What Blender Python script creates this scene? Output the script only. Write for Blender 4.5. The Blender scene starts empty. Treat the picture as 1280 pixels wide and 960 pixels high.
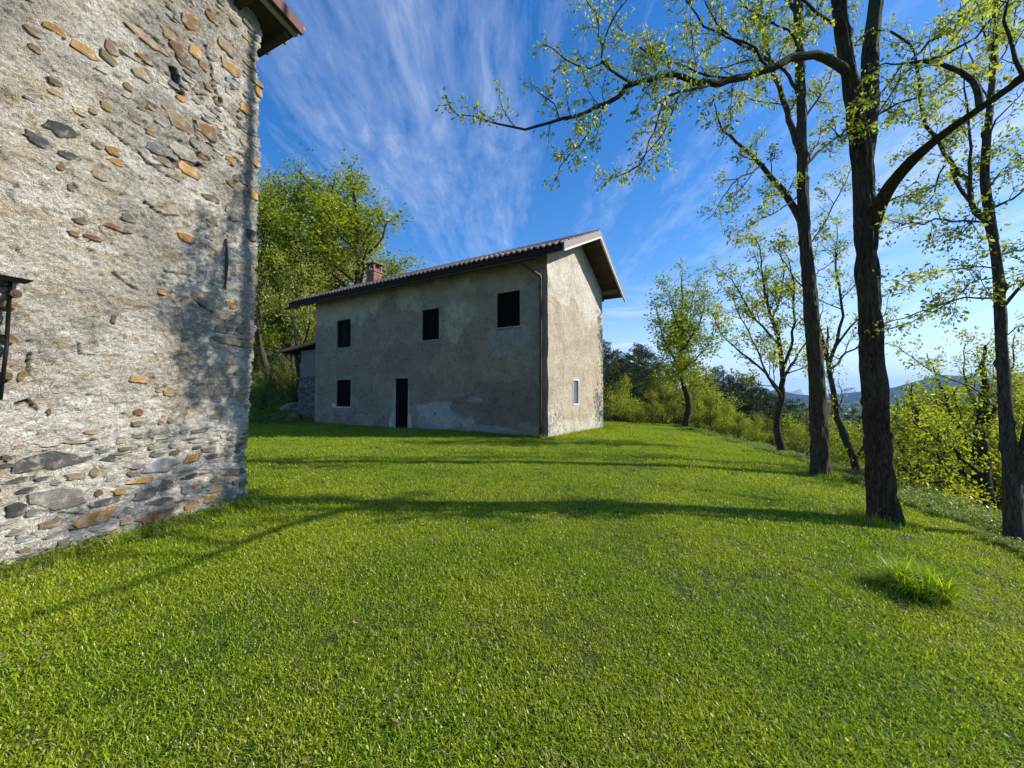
import bpy, math, random
import numpy as np
from mathutils import Vector, Matrix

R = math.radians
random.seed(11)
rng = np.random.default_rng(11)
SC = bpy.context.scene

# ------------------------------------------------------------------ camera
cam_d = bpy.data.cameras.new('camera')
cam = bpy.data.objects.new('camera', cam_d)
SC.collection.objects.link(cam)
EYE = 1.5
PITCH = R(1.75)
FPX = 490.0                                   # focal length in pixels of the 1280 wide photograph
cam.location = (0, 0, EYE)
cam.rotation_euler = (R(90) + PITCH, 0, 0)
cam_d.sensor_width = 36
cam_d.lens = 36 * FPX / 1280
cam_d.clip_start = 0.05
cam_d.clip_end = 40000
SC.camera = cam

# ------------------------------------------------------------------ light
SUN_EL, SUN_AZ = R(30.5), math.atan2(0.005, 1.0)   # azimuth measured from +X towards +Y
SUNV = Vector((math.cos(SUN_AZ) * math.cos(SUN_EL), math.sin(SUN_AZ) * math.cos(SUN_EL), math.sin(SUN_EL)))
SUN_STRENGTH, SKY_STRENGTH, EXPOSURE = 5.0, 0.12, 0.72
sd = bpy.data.lights.new('sun', 'SUN')
sd.energy = SUN_STRENGTH
sd.angle = R(0.55)
sd.color = (1.0, 0.93, 0.80)
sun = bpy.data.objects.new('sun', sd)
SC.collection.objects.link(sun)
sun.rotation_euler = SUNV.to_track_quat('Z', 'Y').to_euler()
sun.location = (30, 2, 30)

SC.view_settings.view_transform = 'Standard'
SC.view_settings.look = 'None'
SC.view_settings.exposure = EXPOSURE
SC.view_settings.gamma = 1
try:
    SC.view_settings.use_curve_mapping = False
except Exception:
    pass
SC.cycles.max_bounces = 6
SC.cycles.transparent_max_bounces = 8
SC.cycles.volume_bounces = 1


# ------------------------------------------------------------------ node helpers
def nn(nt, typ, **kw):
    n = nt.nodes.new(typ)
    for k, v in kw.items():
        if k.startswith('i_'):
            n.inputs[k[2:].replace('_', ' ')].default_value = v
        else:
            setattr(n, k, v)
    return n


def math_n(nt, op, a, b=None, clamp=False):
    n = nt.nodes.new('ShaderNodeMath')
    n.operation = op
    n.use_clamp = clamp
    for i, v in enumerate((a, b)):
        if v is None:
            continue
        if isinstance(v, (int, float)):
            n.inputs[i].default_value = v
        else:
            nt.links.new(v, n.inputs[i])
    return n.outputs[0]


def ramp(nt, fac, stops, interp='LINEAR'):
    n = nt.nodes.new('ShaderNodeValToRGB')
    n.color_ramp.interpolation = interp
    cr = n.color_ramp
    while len(cr.elements) < len(stops):
        cr.elements.new(0.5)
    for e, (p, c) in zip(cr.elements, stops):
        e.position = p
        e.color = (c, c, c, 1) if isinstance(c, (int, float)) else (*c, 1)
    nt.links.new(fac, n.inputs[0])
    return n.outputs[0]


def mixc(nt, fac, a, b, mode='MIX'):
    n = nt.nodes.new('ShaderNodeMix')
    n.data_type = 'RGBA'
    n.blend_type = mode
    for sock, v in ((n.inputs[0], fac), (n.inputs[6], a), (n.inputs[7], b)):
        if isinstance(v, (int, float)):
            sock.default_value = v
        elif isinstance(v, tuple):
            sock.default_value = (*v[:3], 1)
        else:
            nt.links.new(v, sock)
    return n.outputs[2]


def noise(nt, vec, scale, detail=4, rough=0.55, dist=0.0, out=0):
    n = nt.nodes.new('ShaderNodeTexNoise')
    n.inputs['Scale'].default_value = scale
    n.inputs['Detail'].default_value = detail
    n.inputs['Roughness'].default_value = rough
    n.inputs['Distortion'].default_value = dist
    if vec is not None:
        nt.links.new(vec, n.inputs['Vector'])
    return n.outputs[out]


def mapping(nt, vec, scale=(1, 1, 1), loc=(0, 0, 0), rot=(0, 0, 0)):
    n = nt.nodes.new('ShaderNodeMapping')
    n.inputs['Scale'].default_value = scale
    n.inputs['Location'].default_value = loc
    n.inputs['Rotation'].default_value = rot
    nt.links.new(vec, n.inputs['Vector'])
    return n.outputs[0]


def bump(nt, h, strength, dist):
    n = nt.nodes.new('ShaderNodeBump')
    n.inputs['Strength'].default_value = strength
    n.inputs['Distance'].default_value = dist
    nt.links.new(h, n.inputs['Height'])
    return n.outputs[0]


def new_mat(name):
    m = bpy.data.materials.new(name)
    m.use_nodes = True
    nt = m.node_tree
    b = nt.nodes['Principled BSDF']
    b.inputs['Roughness'].default_value = 0.85
    b.inputs['Specular IOR Level'].default_value = 0.25
    return m, nt, b


# ------------------------------------------------------------------ world: Nishita sky with cirrus
W = bpy.data.worlds.new('World')
SC.world = W
W.use_nodes = True
nt = W.node_tree
bg = nt.nodes['Background']
sky = nn(nt, 'ShaderNodeTexSky', sky_type='NISHITA', sun_disc=False)
sky.sun_elevation = SUN_EL
sky.sun_rotation = R(90) - SUN_AZ
sky.air_density = 1.0
sky.dust_density = 0.35
sky.ozone_density = 2.2
hs = nn(nt, 'ShaderNodeHueSaturation')
hs.inputs['Hue'].default_value = 0.509
hs.inputs['Saturation'].default_value = 1.42
hs.inputs['Value'].default_value = 1.04
nt.links.new(sky.outputs[0], hs.inputs['Color'])
tc = nn(nt, 'ShaderNodeTexCoord')
sep = nn(nt, 'ShaderNodeSeparateXYZ')
nt.links.new(tc.outputs['Generated'], sep.inputs[0])
zz = math_n(nt, 'ADD', math_n(nt, 'MAXIMUM', sep.outputs[2], 0.0), 0.07)
cu = math_n(nt, 'DIVIDE', sep.outputs[0], zz)
cv = math_n(nt, 'DIVIDE', sep.outputs[1], zz)
comb = nn(nt, 'ShaderNodeCombineXYZ')
nt.links.new(cu, comb.inputs[0])
nt.links.new(cv, comb.inputs[1])
warp = noise(nt, comb.outputs[0], 0.9, 3, 0.5, out=1)
wv = nn(nt, 'ShaderNodeVectorMath', operation='MULTIPLY_ADD')
nt.links.new(warp, wv.inputs[0])
wv.inputs[1].default_value = (0.22, 0.5, 0)
nt.links.new(comb.outputs[0], wv.inputs[2])
cvec = wv.outputs[0]
streak = noise(nt, mapping(nt, cvec, (2.8, 0.34, 1), rot=(0, 0, R(12))), 1.6, 8, 0.62, 0.15)
fine = noise(nt, mapping(nt, cvec, (5.0, 1.7, 1), (3, 1, 0), (0, 0, R(-12))), 3.2, 8, 0.68, 0.25)
broad = noise(nt, mapping(nt, cvec, (1, 0.45, 1), (7.3, 2.2, 0)), 0.8, 3, 0.5, 0.2)
band = ramp(nt, math_n(nt, 'MULTIPLY_ADD', cu, 0.125), [(0, 0), (1, 1)])
mr = nn(nt, 'ShaderNodeMapRange')
nt.links.new(cu, mr.inputs[0])
mr.inputs[1].default_value = -4.0
mr.inputs[2].default_value = 4.0
cov = ramp(nt, mr.outputs[0], [(0.0, 0.03), (0.30, 0.03), (0.40, 0.035), (0.455, 0.105), (0.485, 0.105), (0.52, -0.03),
                               (0.60, 0.02), (0.68, 0.13), (0.78, 0.22), (1.0, 0.22)], 'EASE')
s1 = math_n(nt, 'ADD', math_n(nt, 'MULTIPLY', streak, 0.62), math_n(nt, 'MULTIPLY', fine, 0.42))
s2 = math_n(nt, 'ADD', s1, math_n(nt, 'MULTIPLY', math_n(nt, 'SUBTRACT', broad, 0.5), 0.35))
s3 = math_n(nt, 'ADD', s2, cov)
cl = ramp(nt, s3, [(0.56, 0.0), (0.70, 0.15), (0.82, 0.36), (0.97, 0.70)])
# horizon whitening of thin high cloud
hz = ramp(nt, sep.outputs[2], [(0.0, 0.55), (0.06, 0.42), (0.16, 0.12), (0.30, 0.0)])
cl2 = math_n(nt, 'MAXIMUM', cl, hz)
lowv = noise(nt, mapping(nt, tc.outputs['Generated'], (2.2, 2.2, 22.0), rot=(0, R(5), 0)), 1.7, 7, 0.6, 0.6)
lowm = ramp(nt, sep.outputs[2], [(0.0, 0.0), (0.05, 0.85), (0.16, 0.8), (0.30, 0.0)], 'EASE')
low_ = math_n(nt, 'MULTIPLY', ramp(nt, lowv, [(0.44, 0.0), (0.56, 0.5), (0.68, 1.0)]), lowm)
cl2 = math_n(nt, 'MAXIMUM', cl2, low_)
cl3 = math_n(nt, 'MINIMUM', cl2, 0.86)
skyc = mixc(nt, cl3, hs.outputs[0], (5.6, 6.0, 6.6))
nt.links.new(skyc, bg.inputs['Color'])
bg.inputs['Strength'].default_value = SKY_STRENGTH


# ------------------------------------------------------------------ numpy noise
def _hash(ix, iy, seed):
    h = (ix.astype(np.int64) * 374761393 + iy.astype(np.int64) * 668265263 + seed * 2246822519) & 0xFFFFFFFF
    h = ((h ^ (h >> 13)) * 1274126177) & 0xFFFFFFFF
    h = (h ^ (h >> 16)) & 0xFFFFFFFF
    return h.astype(np.float64) / 4294967295.0


def vnoise(x, y, seed=0):
    x = np.asarray(x, float)
    y = np.asarray(y, float)
    ix, iy = np.floor(x), np.floor(y)
    fx, fy = x - ix, y - iy
    fx = fx * fx * (3 - 2 * fx)
    fy = fy * fy * (3 - 2 * fy)
    a, b = _hash(ix, iy, seed), _hash(ix + 1, iy, seed)
    c, d = _hash(ix, iy + 1, seed), _hash(ix + 1, iy + 1, seed)
    return (a * (1 - fx) + b * fx) * (1 - fy) + (c * (1 - fx) + d * fx) * fy


def fbm(x, y, octv=4, seed=0, gain=0.5):
    s, a, t = 0.0, 1.0, 0.0
    for i in range(octv):
        s = s + a * vnoise(x * 2 ** i + 17.3 * i, y * 2 ** i - 9.1 * i, seed + i * 31)
        t += a
        a *= gain
    return s / t


def ss(a, b, x):
    t = np.clip((np.asarray(x, float) - a) / (b - a), 0, 1)
    return t * t * (3 - 2 * t)


# ------------------------------------------------------------------ object helpers
def link(o, parent=None, kind=None, label=None, cat=None, group=None):
    SC.collection.objects.link(o)
    if parent is not None:
        o.parent = parent
    if kind:
        o['kind'] = kind
    if label:
        o['label'] = label
    if cat:
        o['category'] = cat
    if group:
        o['group'] = group
    return o


def mesh_np(name, V, Fs, mat=None, smooth=True, col=None, mats=None, midx=None):
    """V (n,3); Fs: array (m,k) or list of such arrays."""
    if isinstance(Fs, np.ndarray):
        Fs = [Fs]
    Fs = [f for f in Fs if len(f)]
    me = bpy.data.meshes.new(name)
    V = np.ascontiguousarray(V, dtype=np.float32)
    me.vertices.add(len(V))
    me.vertices.foreach_set('co', V.ravel())
    idx = np.concatenate([f.ravel() for f in Fs]).astype(np.int32)
    tot = np.concatenate([np.full(len(f), f.shape[1]) for f in Fs])
    st = np.concatenate([[0], np.cumsum(tot)[:-1]]).astype(np.int32)
    me.loops.add(len(idx))
    me.loops.foreach_set('vertex_index', idx)
    me.polygons.add(len(tot))
    me.polygons.foreach_set('loop_start', st)
    me.polygons.foreach_set('use_smooth', np.full(len(tot), smooth, dtype=bool))
    for m in (mats or ([mat] if mat else [])):
        me.materials.append(m)
    if midx is not None:
        me.polygons.foreach_set('material_index', np.asarray(midx, dtype=np.int32))
    me.update(calc_edges=True)
    if col is not None:
        a = me.color_attributes.new('Col', 'FLOAT_COLOR', 'POINT')
        c4 = np.ones((len(V), 4), dtype=np.float32)
        c4[:, :3] = col
        a.data.foreach_set('color', c4.ravel())
    return me


def obj(name, me, parent=None, **kw):
    return link(bpy.data.objects.new(name, me), parent, **kw)


def empty(name, loc, label, cat, group=None, rz=0.0):
    o = bpy.data.objects.new(name, None)
    o.empty_display_size = 0.3
    o.location = loc
    o.rotation_euler = (0, 0, rz)
    return link(o, None, None, label, cat, group)


class MB:
    """collects boxes / prisms given by 8 corners or profile sweeps and makes one mesh."""
    def __init__(s):
        s.V, s.F4, s.F3 = [], [], []

    def hexa(s, c):
        b = len(s.V)
        s.V += [tuple(p) for p in c]
        for f in ((0, 3, 2, 1), (4, 5, 6, 7), (0, 1, 5, 4), (1, 2, 6, 5), (2, 3, 7, 6), (3, 0, 4, 7)):
            s.F4.append([b + i for i in f])

    def box(s, o, a, b, c):
        """o origin corner, a b c edge vectors"""
        o, a, b, c = Vector(o), Vector(a), Vector(b), Vector(c)
        s.hexa([o, o + a, o + a + b, o + b, o + c, o + a + c, o + a + b + c, o + b + c])

    def beam(s, p, q, w, h, up=(0, 0, 1)):
        p, q, up = Vector(p), Vector(q), Vector(up)
        d = (q - p)
        side = d.cross(up).normalized() * w
        u = side.cross(d).normalized() * h
        s.box(p - side / 2 - u / 2, d, side, u)

    def tube(s, pts, r, n=8):
        pts = [Vector(p) for p in pts]
        rr = r if isinstance(r, (list, tuple)) else [r] * len(pts)
        b = len(s.V)
        for i, p in enumerate(pts):
            t = (pts[min(i + 1, len(pts) - 1)] - pts[max(i - 1, 0)]).normalized()
            ref = Vector((0.31, 0.47, 0.83)) if abs(t.dot(Vector((0.31, 0.47, 0.83)))) < 0.95 else Vector((1, 0, 0))
            a = t.cross(ref).normalized()
            c = t.cross(a)
            for k in range(n):
                an = 2 * math.pi * k / n
                s.V.append(tuple(p + (a * math.cos(an) + c * math.sin(an)) * rr[i]))
        for i in range(len(pts) - 1):
            for k in range(n):
                k2 = (k + 1) % n
                s.F4.append([b + i * n + k, b + i * n + k2, b + (i + 1) * n + k2, b + (i + 1) * n + k])
        for e in (0, len(pts) - 1):
            ring = [b + e * n + k for k in range(n)]
            for k in range(1, n - 1):
                s.F3.append([ring[0], ring[k], ring[k + 1]])

    def mesh(s, name, mat, smooth=False):
        return mesh_np(name, np.array(s.V), [np.array(s.F4, dtype=np.int32).reshape(-1, 4),
                                             np.array(s.F3, dtype=np.int32).reshape(-1, 3)], mat, smooth)

    def obj(s, name, mat, parent=None, smooth=False, **kw):
        return obj(name, s.mesh(name, mat, smooth), parent, **kw)


def P(px, py, Y):
    """world point on the photograph's ray through (px,py) at depth y=Y"""
    x, z = (px - 640) / FPX, (480 - py) / FPX
    ry = math.cos(PITCH) - z * math.sin(PITCH)
    rz = math.sin(PITCH) + z * math.cos(PITCH)
    return np.array([x / ry * Y, Y, EYE + rz / ry * Y])


# ------------------------------------------------------------------ terrain
_cy = np.array([-60, -8, 0, 2.5, 4, 6.2, 10, 18, 24, 40, 80, 400.])
_cx = np.array([3.0, 3.6, 4.3, 4.9, 5.5, 6.3, 7.5, 8.7, 9.6, 11, 14, 30.])


def Xc(y):
    return np.interp(y, _cy, _cx)


def H(x, y):
    x = np.asarray(x, float)
    y = np.asarray(y, float)
    xc = Xc(y)
    z = 0.07 * ss(0, 12, y) - 0.34 * np.clip((x - 0.3) / (xc - 0.3), 0, 1) ** 1.7
    d = np.maximum(x - xc, 0)
    z = z - 48 * (1 - np.exp(-(0.42 * d * d / (d + 0.9)) / 48))
    back = np.maximum(y - 21 - 0.25 * np.maximum(x + 10, 0), 0)
    z = z + ss(-2, -11, x) * (9 * (1 - np.exp(-back * 0.045)))
    # beyond the lawn the land falls a little northwards, and everything far sinks to the valley
    z = z - 0.05 * np.maximum(y - 24, 0) * ss(-3, 6, x) * (y < 400) - 20 * ss(100, 500, y)
    r = np.hypot(x, y)
    z = z - 8 * ss(150, 900, r)
    z = z - 20 * ss(-40, -300, x)
    z = np.maximum(z, -58)
    z = z + 0.10 * (fbm(x * 0.23, y * 0.23, 3, 5) - 0.5) * ss(3, 9, r) * ss(0, 3, y) * (r < 60) \
        + 0.03 * (fbm(x * 1.1, y * 1.1, 3, 9) - 0.5)
    z = z + (fbm(x * 0.02, y * 0.02, 4, 8) - 0.5) * 8 * ss(70, 200, r)
    return z


def h1(x, y):
    return float(H(np.array([x]), np.array([y]))[0])


def grid_faces(nu, nv, mask=None):
    i = np.arange(nu - 1)[:, None]
    j = np.arange(nv - 1)[None, :]
    a = (i * nv + j)
    f = np.stack([a, a + nv, a + nv + 1, a + 1], -1).reshape(-1, 4)
    if mask is not None:
        f = f[mask.ravel()]
    return f


def axis(parts):
    out = []
    for a, b, s in parts:
        out.append(np.arange(a, b, s))
    out.append([parts[-1][1]])
    return np.unique(np.concatenate(out))


# ================================================================== MATERIALS
def mat_ground():
    m, nt, b = new_mat('meadow_ground')
    g = nn(nt, 'ShaderNodeNewGeometry')
    n1 = noise(nt, g.outputs['Position'], 0.5, 5, 0.6)
    n2 = noise(nt, g.outputs['Position'], 14, 5, 0.7)
    n3 = noise(nt, g.outputs['Position'], 60, 3, 0.7)
    c = ramp(nt, n1, [(0.3, (0.05, 0.10, 0.008)), (0.55, (0.075, 0.135, 0.010)), (0.75, (0.10, 0.13, 0.02))])
    c2 = ramp(nt, n2, [(0.38, (0.022, 0.022, 0.010)), (0.62, (0.075, 0.11, 0.012))])
    b.inputs['Base Color'].default_value = (0.05, 0.1, 0.01, 1)
    nt.links.new(mixc(nt, 0.55, c, c2), b.inputs['Base Color'])
    nt.links.new(bump(nt, math_n(nt, 'ADD', n3, n2), 1.0, 0.05), b.inputs['Normal'])
    b.inputs['Roughness'].default_value = 0.95
    return m


def mat_blade(name, c1, c2, c3, trans=0.45, scale=0.35, gloss=0.12, orand=0.0):
    """grass and leaves: diffuse + translucent, colour drifting over the ground and from piece to piece"""
    m = bpy.data.materials.new(name)
    m.use_nodes = True
    nt = m.node_tree
    nt.nodes.remove(nt.nodes['Principled BSDF'])
    out = nt.nodes['Material Output']
    g = nn(nt, 'ShaderNodeNewGeometry')
    n1 = noise(nt, g.outputs['Position'], scale, 4, 0.6)
    isl = g.outputs['Random Per Island']
    a = math_n(nt, 'ADD', math_n(nt, 'MULTIPLY', n1, 1.1), math_n(nt, 'MULTIPLY', math_n(nt, 'SUBTRACT', isl, 0.5), 0.75))
    oi = nn(nt, 'ShaderNodeObjectInfo')
    a = math_n(nt, 'ADD', a, math_n(nt, 'MULTIPLY', math_n(nt, 'SUBTRACT', oi.outputs['Random'], 0.5), orand))
    c = ramp(nt, a, [(0.15, c1), (0.52, c2), (0.9, c3)])
    d = nn(nt, 'ShaderNodeBsdfDiffuse')
    t = nn(nt, 'ShaderNodeBsdfTranslucent')
    gl = nn(nt, 'ShaderNodeBsdfGlossy')
    gl.inputs['Roughness'].default_value = 0.42
    gl.inputs['Color'].default_value = (0.6, 0.65, 0.5, 1)
    nt.links.new(c, d.inputs['Color'])
    tc_ = mixc(nt, 1.0, c, (1.25, 1.3, 0.6), 'MULTIPLY')
    nt.links.new(tc_, t.inputs['Color'])
    m1 = nn(nt, 'ShaderNodeMixShader')
    m1.inputs[0].default_value = trans
    nt.links.new(d.outputs[0], m1.inputs[1])
    nt.links.new(t.outputs[0], m1.inputs[2])
    m2 = nn(nt, 'ShaderNodeMixShader')
    m2.inputs[0].default_value = gloss
    nt.links.new(m1.outputs[0], m2.inputs[1])
    nt.links.new(gl.outputs[0], m2.inputs[2])
    nt.links.new(m2.outputs[0], out.inputs['Surface'])
    return m


def mat_bark(name, c1, c2, moss=0.25, sc=1.0):
    m, nt, b = new_mat(name)
    g = nn(nt, 'ShaderNodeNewGeometry')
    tcn = nn(nt, 'ShaderNodeTexCoord')
    v = mapping(nt, tcn.outputs['Object'], (20 * sc, 20 * sc, 4.0 * sc))
    n1 = noise(nt, v, 1.6, 7, 0.65, 1.2)
    n2 = noise(nt, tcn.outputs['Object'], 1.2, 5, 0.6)
    n3 = noise(nt, tcn.outputs['Object'], 40, 4, 0.7)
    c = ramp(nt, n1, [(0.34, tuple(x * 0.35 for x in c1)), (0.48, c1), (0.66, c2)])
    mo = math_n(nt, 'MULTIPLY', ramp(nt, n2, [(0.5, 0), (0.66, 1)]), moss)
    c = mixc(nt, mo, c, (0.075, 0.095, 0.018))
    nt.links.new(c, b.inputs['Base Color'])
    h = math_n(nt, 'ADD', n1, math_n(nt, 'MULTIPLY', n3, 0.25))
    nt.links.new(bump(nt, h, 1.0, 0.06), b.inputs['Normal'])
    b.inputs['Roughness'].default_value = 0.95
    return m


def mat_simple(name, col, rough=0.8, var=0.25, scale=6, bmp=0.3, bd=0.01, metal=0.0, stretch=(1, 1, 1), rnd=0.0,
               spec=0.25, detail=6, smear=None):
    m, nt, b = new_mat(name)
    tcn = nn(nt, 'ShaderNodeTexCoord')
    v = mapping(nt, tcn.outputs['Object'], stretch)
    n1 = noise(nt, v, scale, detail, 0.65, 0.4)
    n2 = noise(nt, v, scale * 7, 4, 0.7)
    dk = tuple(max(0, c * (1 - var * 1.6)) for c in col)
    lt = tuple(min(1, c * (1 + var)) for c in col)
    c = ramp(nt, n1, [(0.28, dk), (0.5, col), (0.74, lt)])
    c = mixc(nt, 0.35, c, ramp(nt, n2, [(0.3, dk), (0.7, lt)]))
    if smear:
        n4 = noise(nt, tcn.outputs['Object'], 16, 5, 0.6, 0.5)
        c = mixc(nt, ramp(nt, n4, [(0.54, 0), (0.62, .75)]), c, smear)
        n5 = noise(nt, tcn.outputs['Object'], 7, 4, 0.6, 0.8)
        c = mixc(nt, ramp(nt, n5, [(0.50, 0), (0.60, .6)]), c, (0.13, 0.115, 0.095))
    if rnd:
        oi = nn(nt, 'ShaderNodeObjectInfo')
        k = math_n(nt, 'MULTIPLY_ADD', oi.outputs['Random'], 2 * rnd)
        k.node.inputs[2].default_value = 1 - rnd
        cc = nn(nt, 'ShaderNodeCombineColor')
        for i in range(3):
            nt.links.new(k, cc.inputs[i])
        c = mixc(nt, 1.0, c, cc.outputs[0], 'MULTIPLY')
    nt.links.new(c, b.inputs['Base Color'])
    nt.links.new(bump(nt, n2, bmp, bd), b.inputs['Normal'])
    b.inputs['Roughness'].default_value = rough
    b.inputs['Metallic'].default_value = metal
    b.inputs['Specular IOR Level'].default_value = spec
    return m


def mat_attr_plaster(name, s1=9, s2=70, bmp=0.7, bd=0.012, var=0.5, grit=0.35, crev=0, camt=0.5):
    """render coat: colour zones come with the mesh, grain and blotches from noise"""
    m, nt, b = new_mat(name)
    at = nn(nt, 'ShaderNodeVertexColor', layer_name='Col')
    g = nn(nt, 'ShaderNodeNewGeometry')
    p = g.outputs['Position']
    n1 = noise(nt, p, s1, 7, 0.68, 0.6)
    n2 = noise(nt, p, s2, 5, 0.75, 0.8)
    n3 = noise(nt, p, 1.3, 5, 0.6, 0.4)
    k = ramp(nt, n1, [(0.25, 1 - var), (0.5, 1.0), (0.75, 1 + var * 0.55)])
    k2 = ramp(nt, n2, [(0.3, 1 - grit), (0.55, 1.0), (0.75, 1 + grit * 0.6)])
    k3 = ramp(nt, n3, [(0.3, 0.84), (0.5, 1.0), (0.7, 1.1)])
    c = mixc(nt, 1, at.outputs[0], k, 'MULTIPLY')
    c = mixc(nt, 1, c, k2, 'MULTIPLY')
    c = mixc(nt, 1, c, k3, 'MULTIPLY')
    h = math_n(nt, 'ADD', math_n(nt, 'MULTIPLY', n1, 1.0), math_n(nt, 'MULTIPLY', n2, 0.6))
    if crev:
        # crevices between crumbs of mortar: thin, broken lines with their shade painted dark
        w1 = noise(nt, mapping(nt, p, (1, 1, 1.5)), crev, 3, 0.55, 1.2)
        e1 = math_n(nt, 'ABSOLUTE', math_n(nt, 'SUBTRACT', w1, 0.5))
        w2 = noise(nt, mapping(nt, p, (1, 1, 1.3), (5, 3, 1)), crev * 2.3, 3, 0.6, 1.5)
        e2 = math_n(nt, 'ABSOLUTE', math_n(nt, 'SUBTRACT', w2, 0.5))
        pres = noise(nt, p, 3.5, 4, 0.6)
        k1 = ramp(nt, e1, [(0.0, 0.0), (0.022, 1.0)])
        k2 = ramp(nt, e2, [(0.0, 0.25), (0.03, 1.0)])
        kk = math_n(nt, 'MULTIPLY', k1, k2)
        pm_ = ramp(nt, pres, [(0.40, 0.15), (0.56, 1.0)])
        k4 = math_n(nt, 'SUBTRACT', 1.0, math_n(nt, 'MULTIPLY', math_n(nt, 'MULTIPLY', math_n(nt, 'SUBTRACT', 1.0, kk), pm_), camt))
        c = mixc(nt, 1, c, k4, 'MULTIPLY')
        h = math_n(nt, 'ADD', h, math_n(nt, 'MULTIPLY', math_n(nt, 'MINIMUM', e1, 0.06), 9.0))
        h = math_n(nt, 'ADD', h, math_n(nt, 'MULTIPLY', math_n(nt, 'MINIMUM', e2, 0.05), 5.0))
    nt.links.new(c, b.inputs['Base Color'])
    nt.links.new(bump(nt, h, bmp, bd), b.inputs['Normal'])
    b.inputs['Roughness'].default_value = 0.95
    b.inputs['Specular IOR Level'].default_value = 0.15
    return m


M_ground = mat_ground()
M_grass = mat_blade('lawn_blades', (0.085, 0.175, 0.004), (0.235, 0.36, 0.006), (0.42, 0.44, 0.03), 0.45, 0.6, 0.035)
M_dry = mat_blade('dry_blades', (0.20, 0.20, 0.07), (0.34, 0.32, 0.15), (0.42, 0.38, 0.20), 0.3, 2.0)
M_weed = mat_blade('weed_leaves', (0.10, 0.15, 0.025), (0.19, 0.26, 0.045), (0.34, 0.38, 0.12), 0.4, 1.2, 0.06)
M_tuss = mat_blade('tussock_blades', (0.10, 0.20, 0.004), (0.26, 0.39, 0.006), (0.46, 0.54, 0.02), 0.5, 9.0, .04)
M_leaf = mat_blade('young_leaves', (0.15, 0.20, 0.018), (0.31, 0.35, 0.045), (0.46, 0.47, 0.08), 0.5, 0.7, 0.05, 0.2)
M_leaf_y = mat_blade('yellow_green_leaves', (0.15, 0.21, 0.012), (0.26, 0.30, 0.018), (0.37, 0.38, 0.03), 0.5, 0.4, 0.04, 0.7)
M_leaf_d = mat_blade('green_leaves', (0.055, 0.09, 0.012), (0.11, 0.15, 0.02), (0.20, 0.21, 0.03), 0.4, 0.3, 0.04, 0.5)
M_leaf_m = mat_blade('olive_leaves', (0.09, 0.12, 0.012), (0.17, 0.20, 0.018), (0.27, 0.28, 0.03), 0.45, 0.4, 0.04, 0.9)
M_pine = mat_blade('pine_needles', (0.018, 0.034, 0.012), (0.045, 0.065, 0.020), (0.085, 0.10, 0.03), 0.15, 0.3, 0.04, 0.4)
M_bark = mat_bark('dark_furrowed_bark', (0.042, 0.031, 0.019), (0.115, 0.090, 0.060), 0.5)
M_bark2 = mat_bark('grey_brown_bark', (0.055, 0.043, 0.029), (0.13, 0.105, 0.075), 0.5)
M_bark3 = mat_bark('pale_grey_bark', (0.075, 0.062, 0.047), (0.16, 0.135, 0.10), 0.2)
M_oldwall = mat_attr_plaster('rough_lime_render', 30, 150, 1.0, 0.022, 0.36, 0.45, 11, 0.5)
M_house = mat_attr_plaster('weathered_grey_render', 5, 38, 0.8, 0.03, 0.28, 0.45, 2.2, 0.16)

# ================================================================== GROUND
gx = axis([(-9000, -1500, 1500), (-1500, -300, 150), (-300, -60, 20), (-60, -16, 2), (-16, -6, 0.5), (-6, 12, 0.16), (12, 24, 0.5),
           (24, 80, 2.5), (80, 320, 20), (320, 1500, 150), (1500, 9000, 1500)])
gy = axis([(-9000, -1500, 1500), (-1500, -300, 200), (-300, -40, 30), (-40, -4, 3), (-4, 0, 0.5), (0, 14, 0.16), (14, 30, 0.35), (30, 80, 2), (80, 320, 15),
           (320, 1500, 120), (1500, 9000, 1500)])
GX, GY = np.meshgrid(gx, gy, indexing='ij')
GZ = H(GX, GY)
me = mesh_np('ground', np.stack([GX, GY, GZ], -1).reshape(-1, 3), grid_faces(len(gx), len(gy)), M_ground)
obj('ground', me, kind='structure', label='grassy ground sloping down to a wooded valley on the right')

# ------------------------------------------------------------------ hills and mountains
def ridge(name, pts, dist, base, mat, seed, label, amp, depth=700):
    """pts: (px,py) skyline; the ridge continues to both sides of the frame"""
    px = np.array([p[0] for p in pts], float)
    az = np.arctan2(px - 640, FPX)
    el = np.array([(P(p[0], p[1], dist)[2] - EYE) for p in pts]) * np.cos(az) ** 0
    A = np.linspace(-1.35, 1.35, 700)
    Hh = np.interp(A, az, el)
    Hh = Hh + (fbm(A * 9, A * 0 + seed, 5, seed, 0.55) - 0.5) * amp * (1 + 2 * ss(0.05, 0.5, np.abs(A - az.mean()) - np.ptp(az) / 2))
    J = np.linspace(-1, 1, 60)
    V = np.zeros((len(A), len(J), 3))
    spur = fbm(A[:, None] * 60 + J[None] * 2.0, J[None] * 2 + A[:, None] * 11, 5, seed + 3, 0.6)
    prof = 1 - np.abs(J[None]) ** 1.25
    hh = base + (Hh[:, None] - base) * prof + (spur - 0.5) * amp * 4.5 * (1 - prof) * (prof + 0.25)
    D = dist / np.cos(np.clip(A, -1.0, 1.0))
    rad = D[:, None] + J[None] * depth
    V[..., 0] = np.sin(A)[:, None] * rad
    V[..., 1] = np.cos(A)[:, None] * rad
    V[..., 2] = hh + EYE * 0
    me = mesh_np(name, V.reshape(-1, 3), grid_faces(len(A), len(J)), mat)
    return obj(name, me, kind='structure', label=label)


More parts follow.
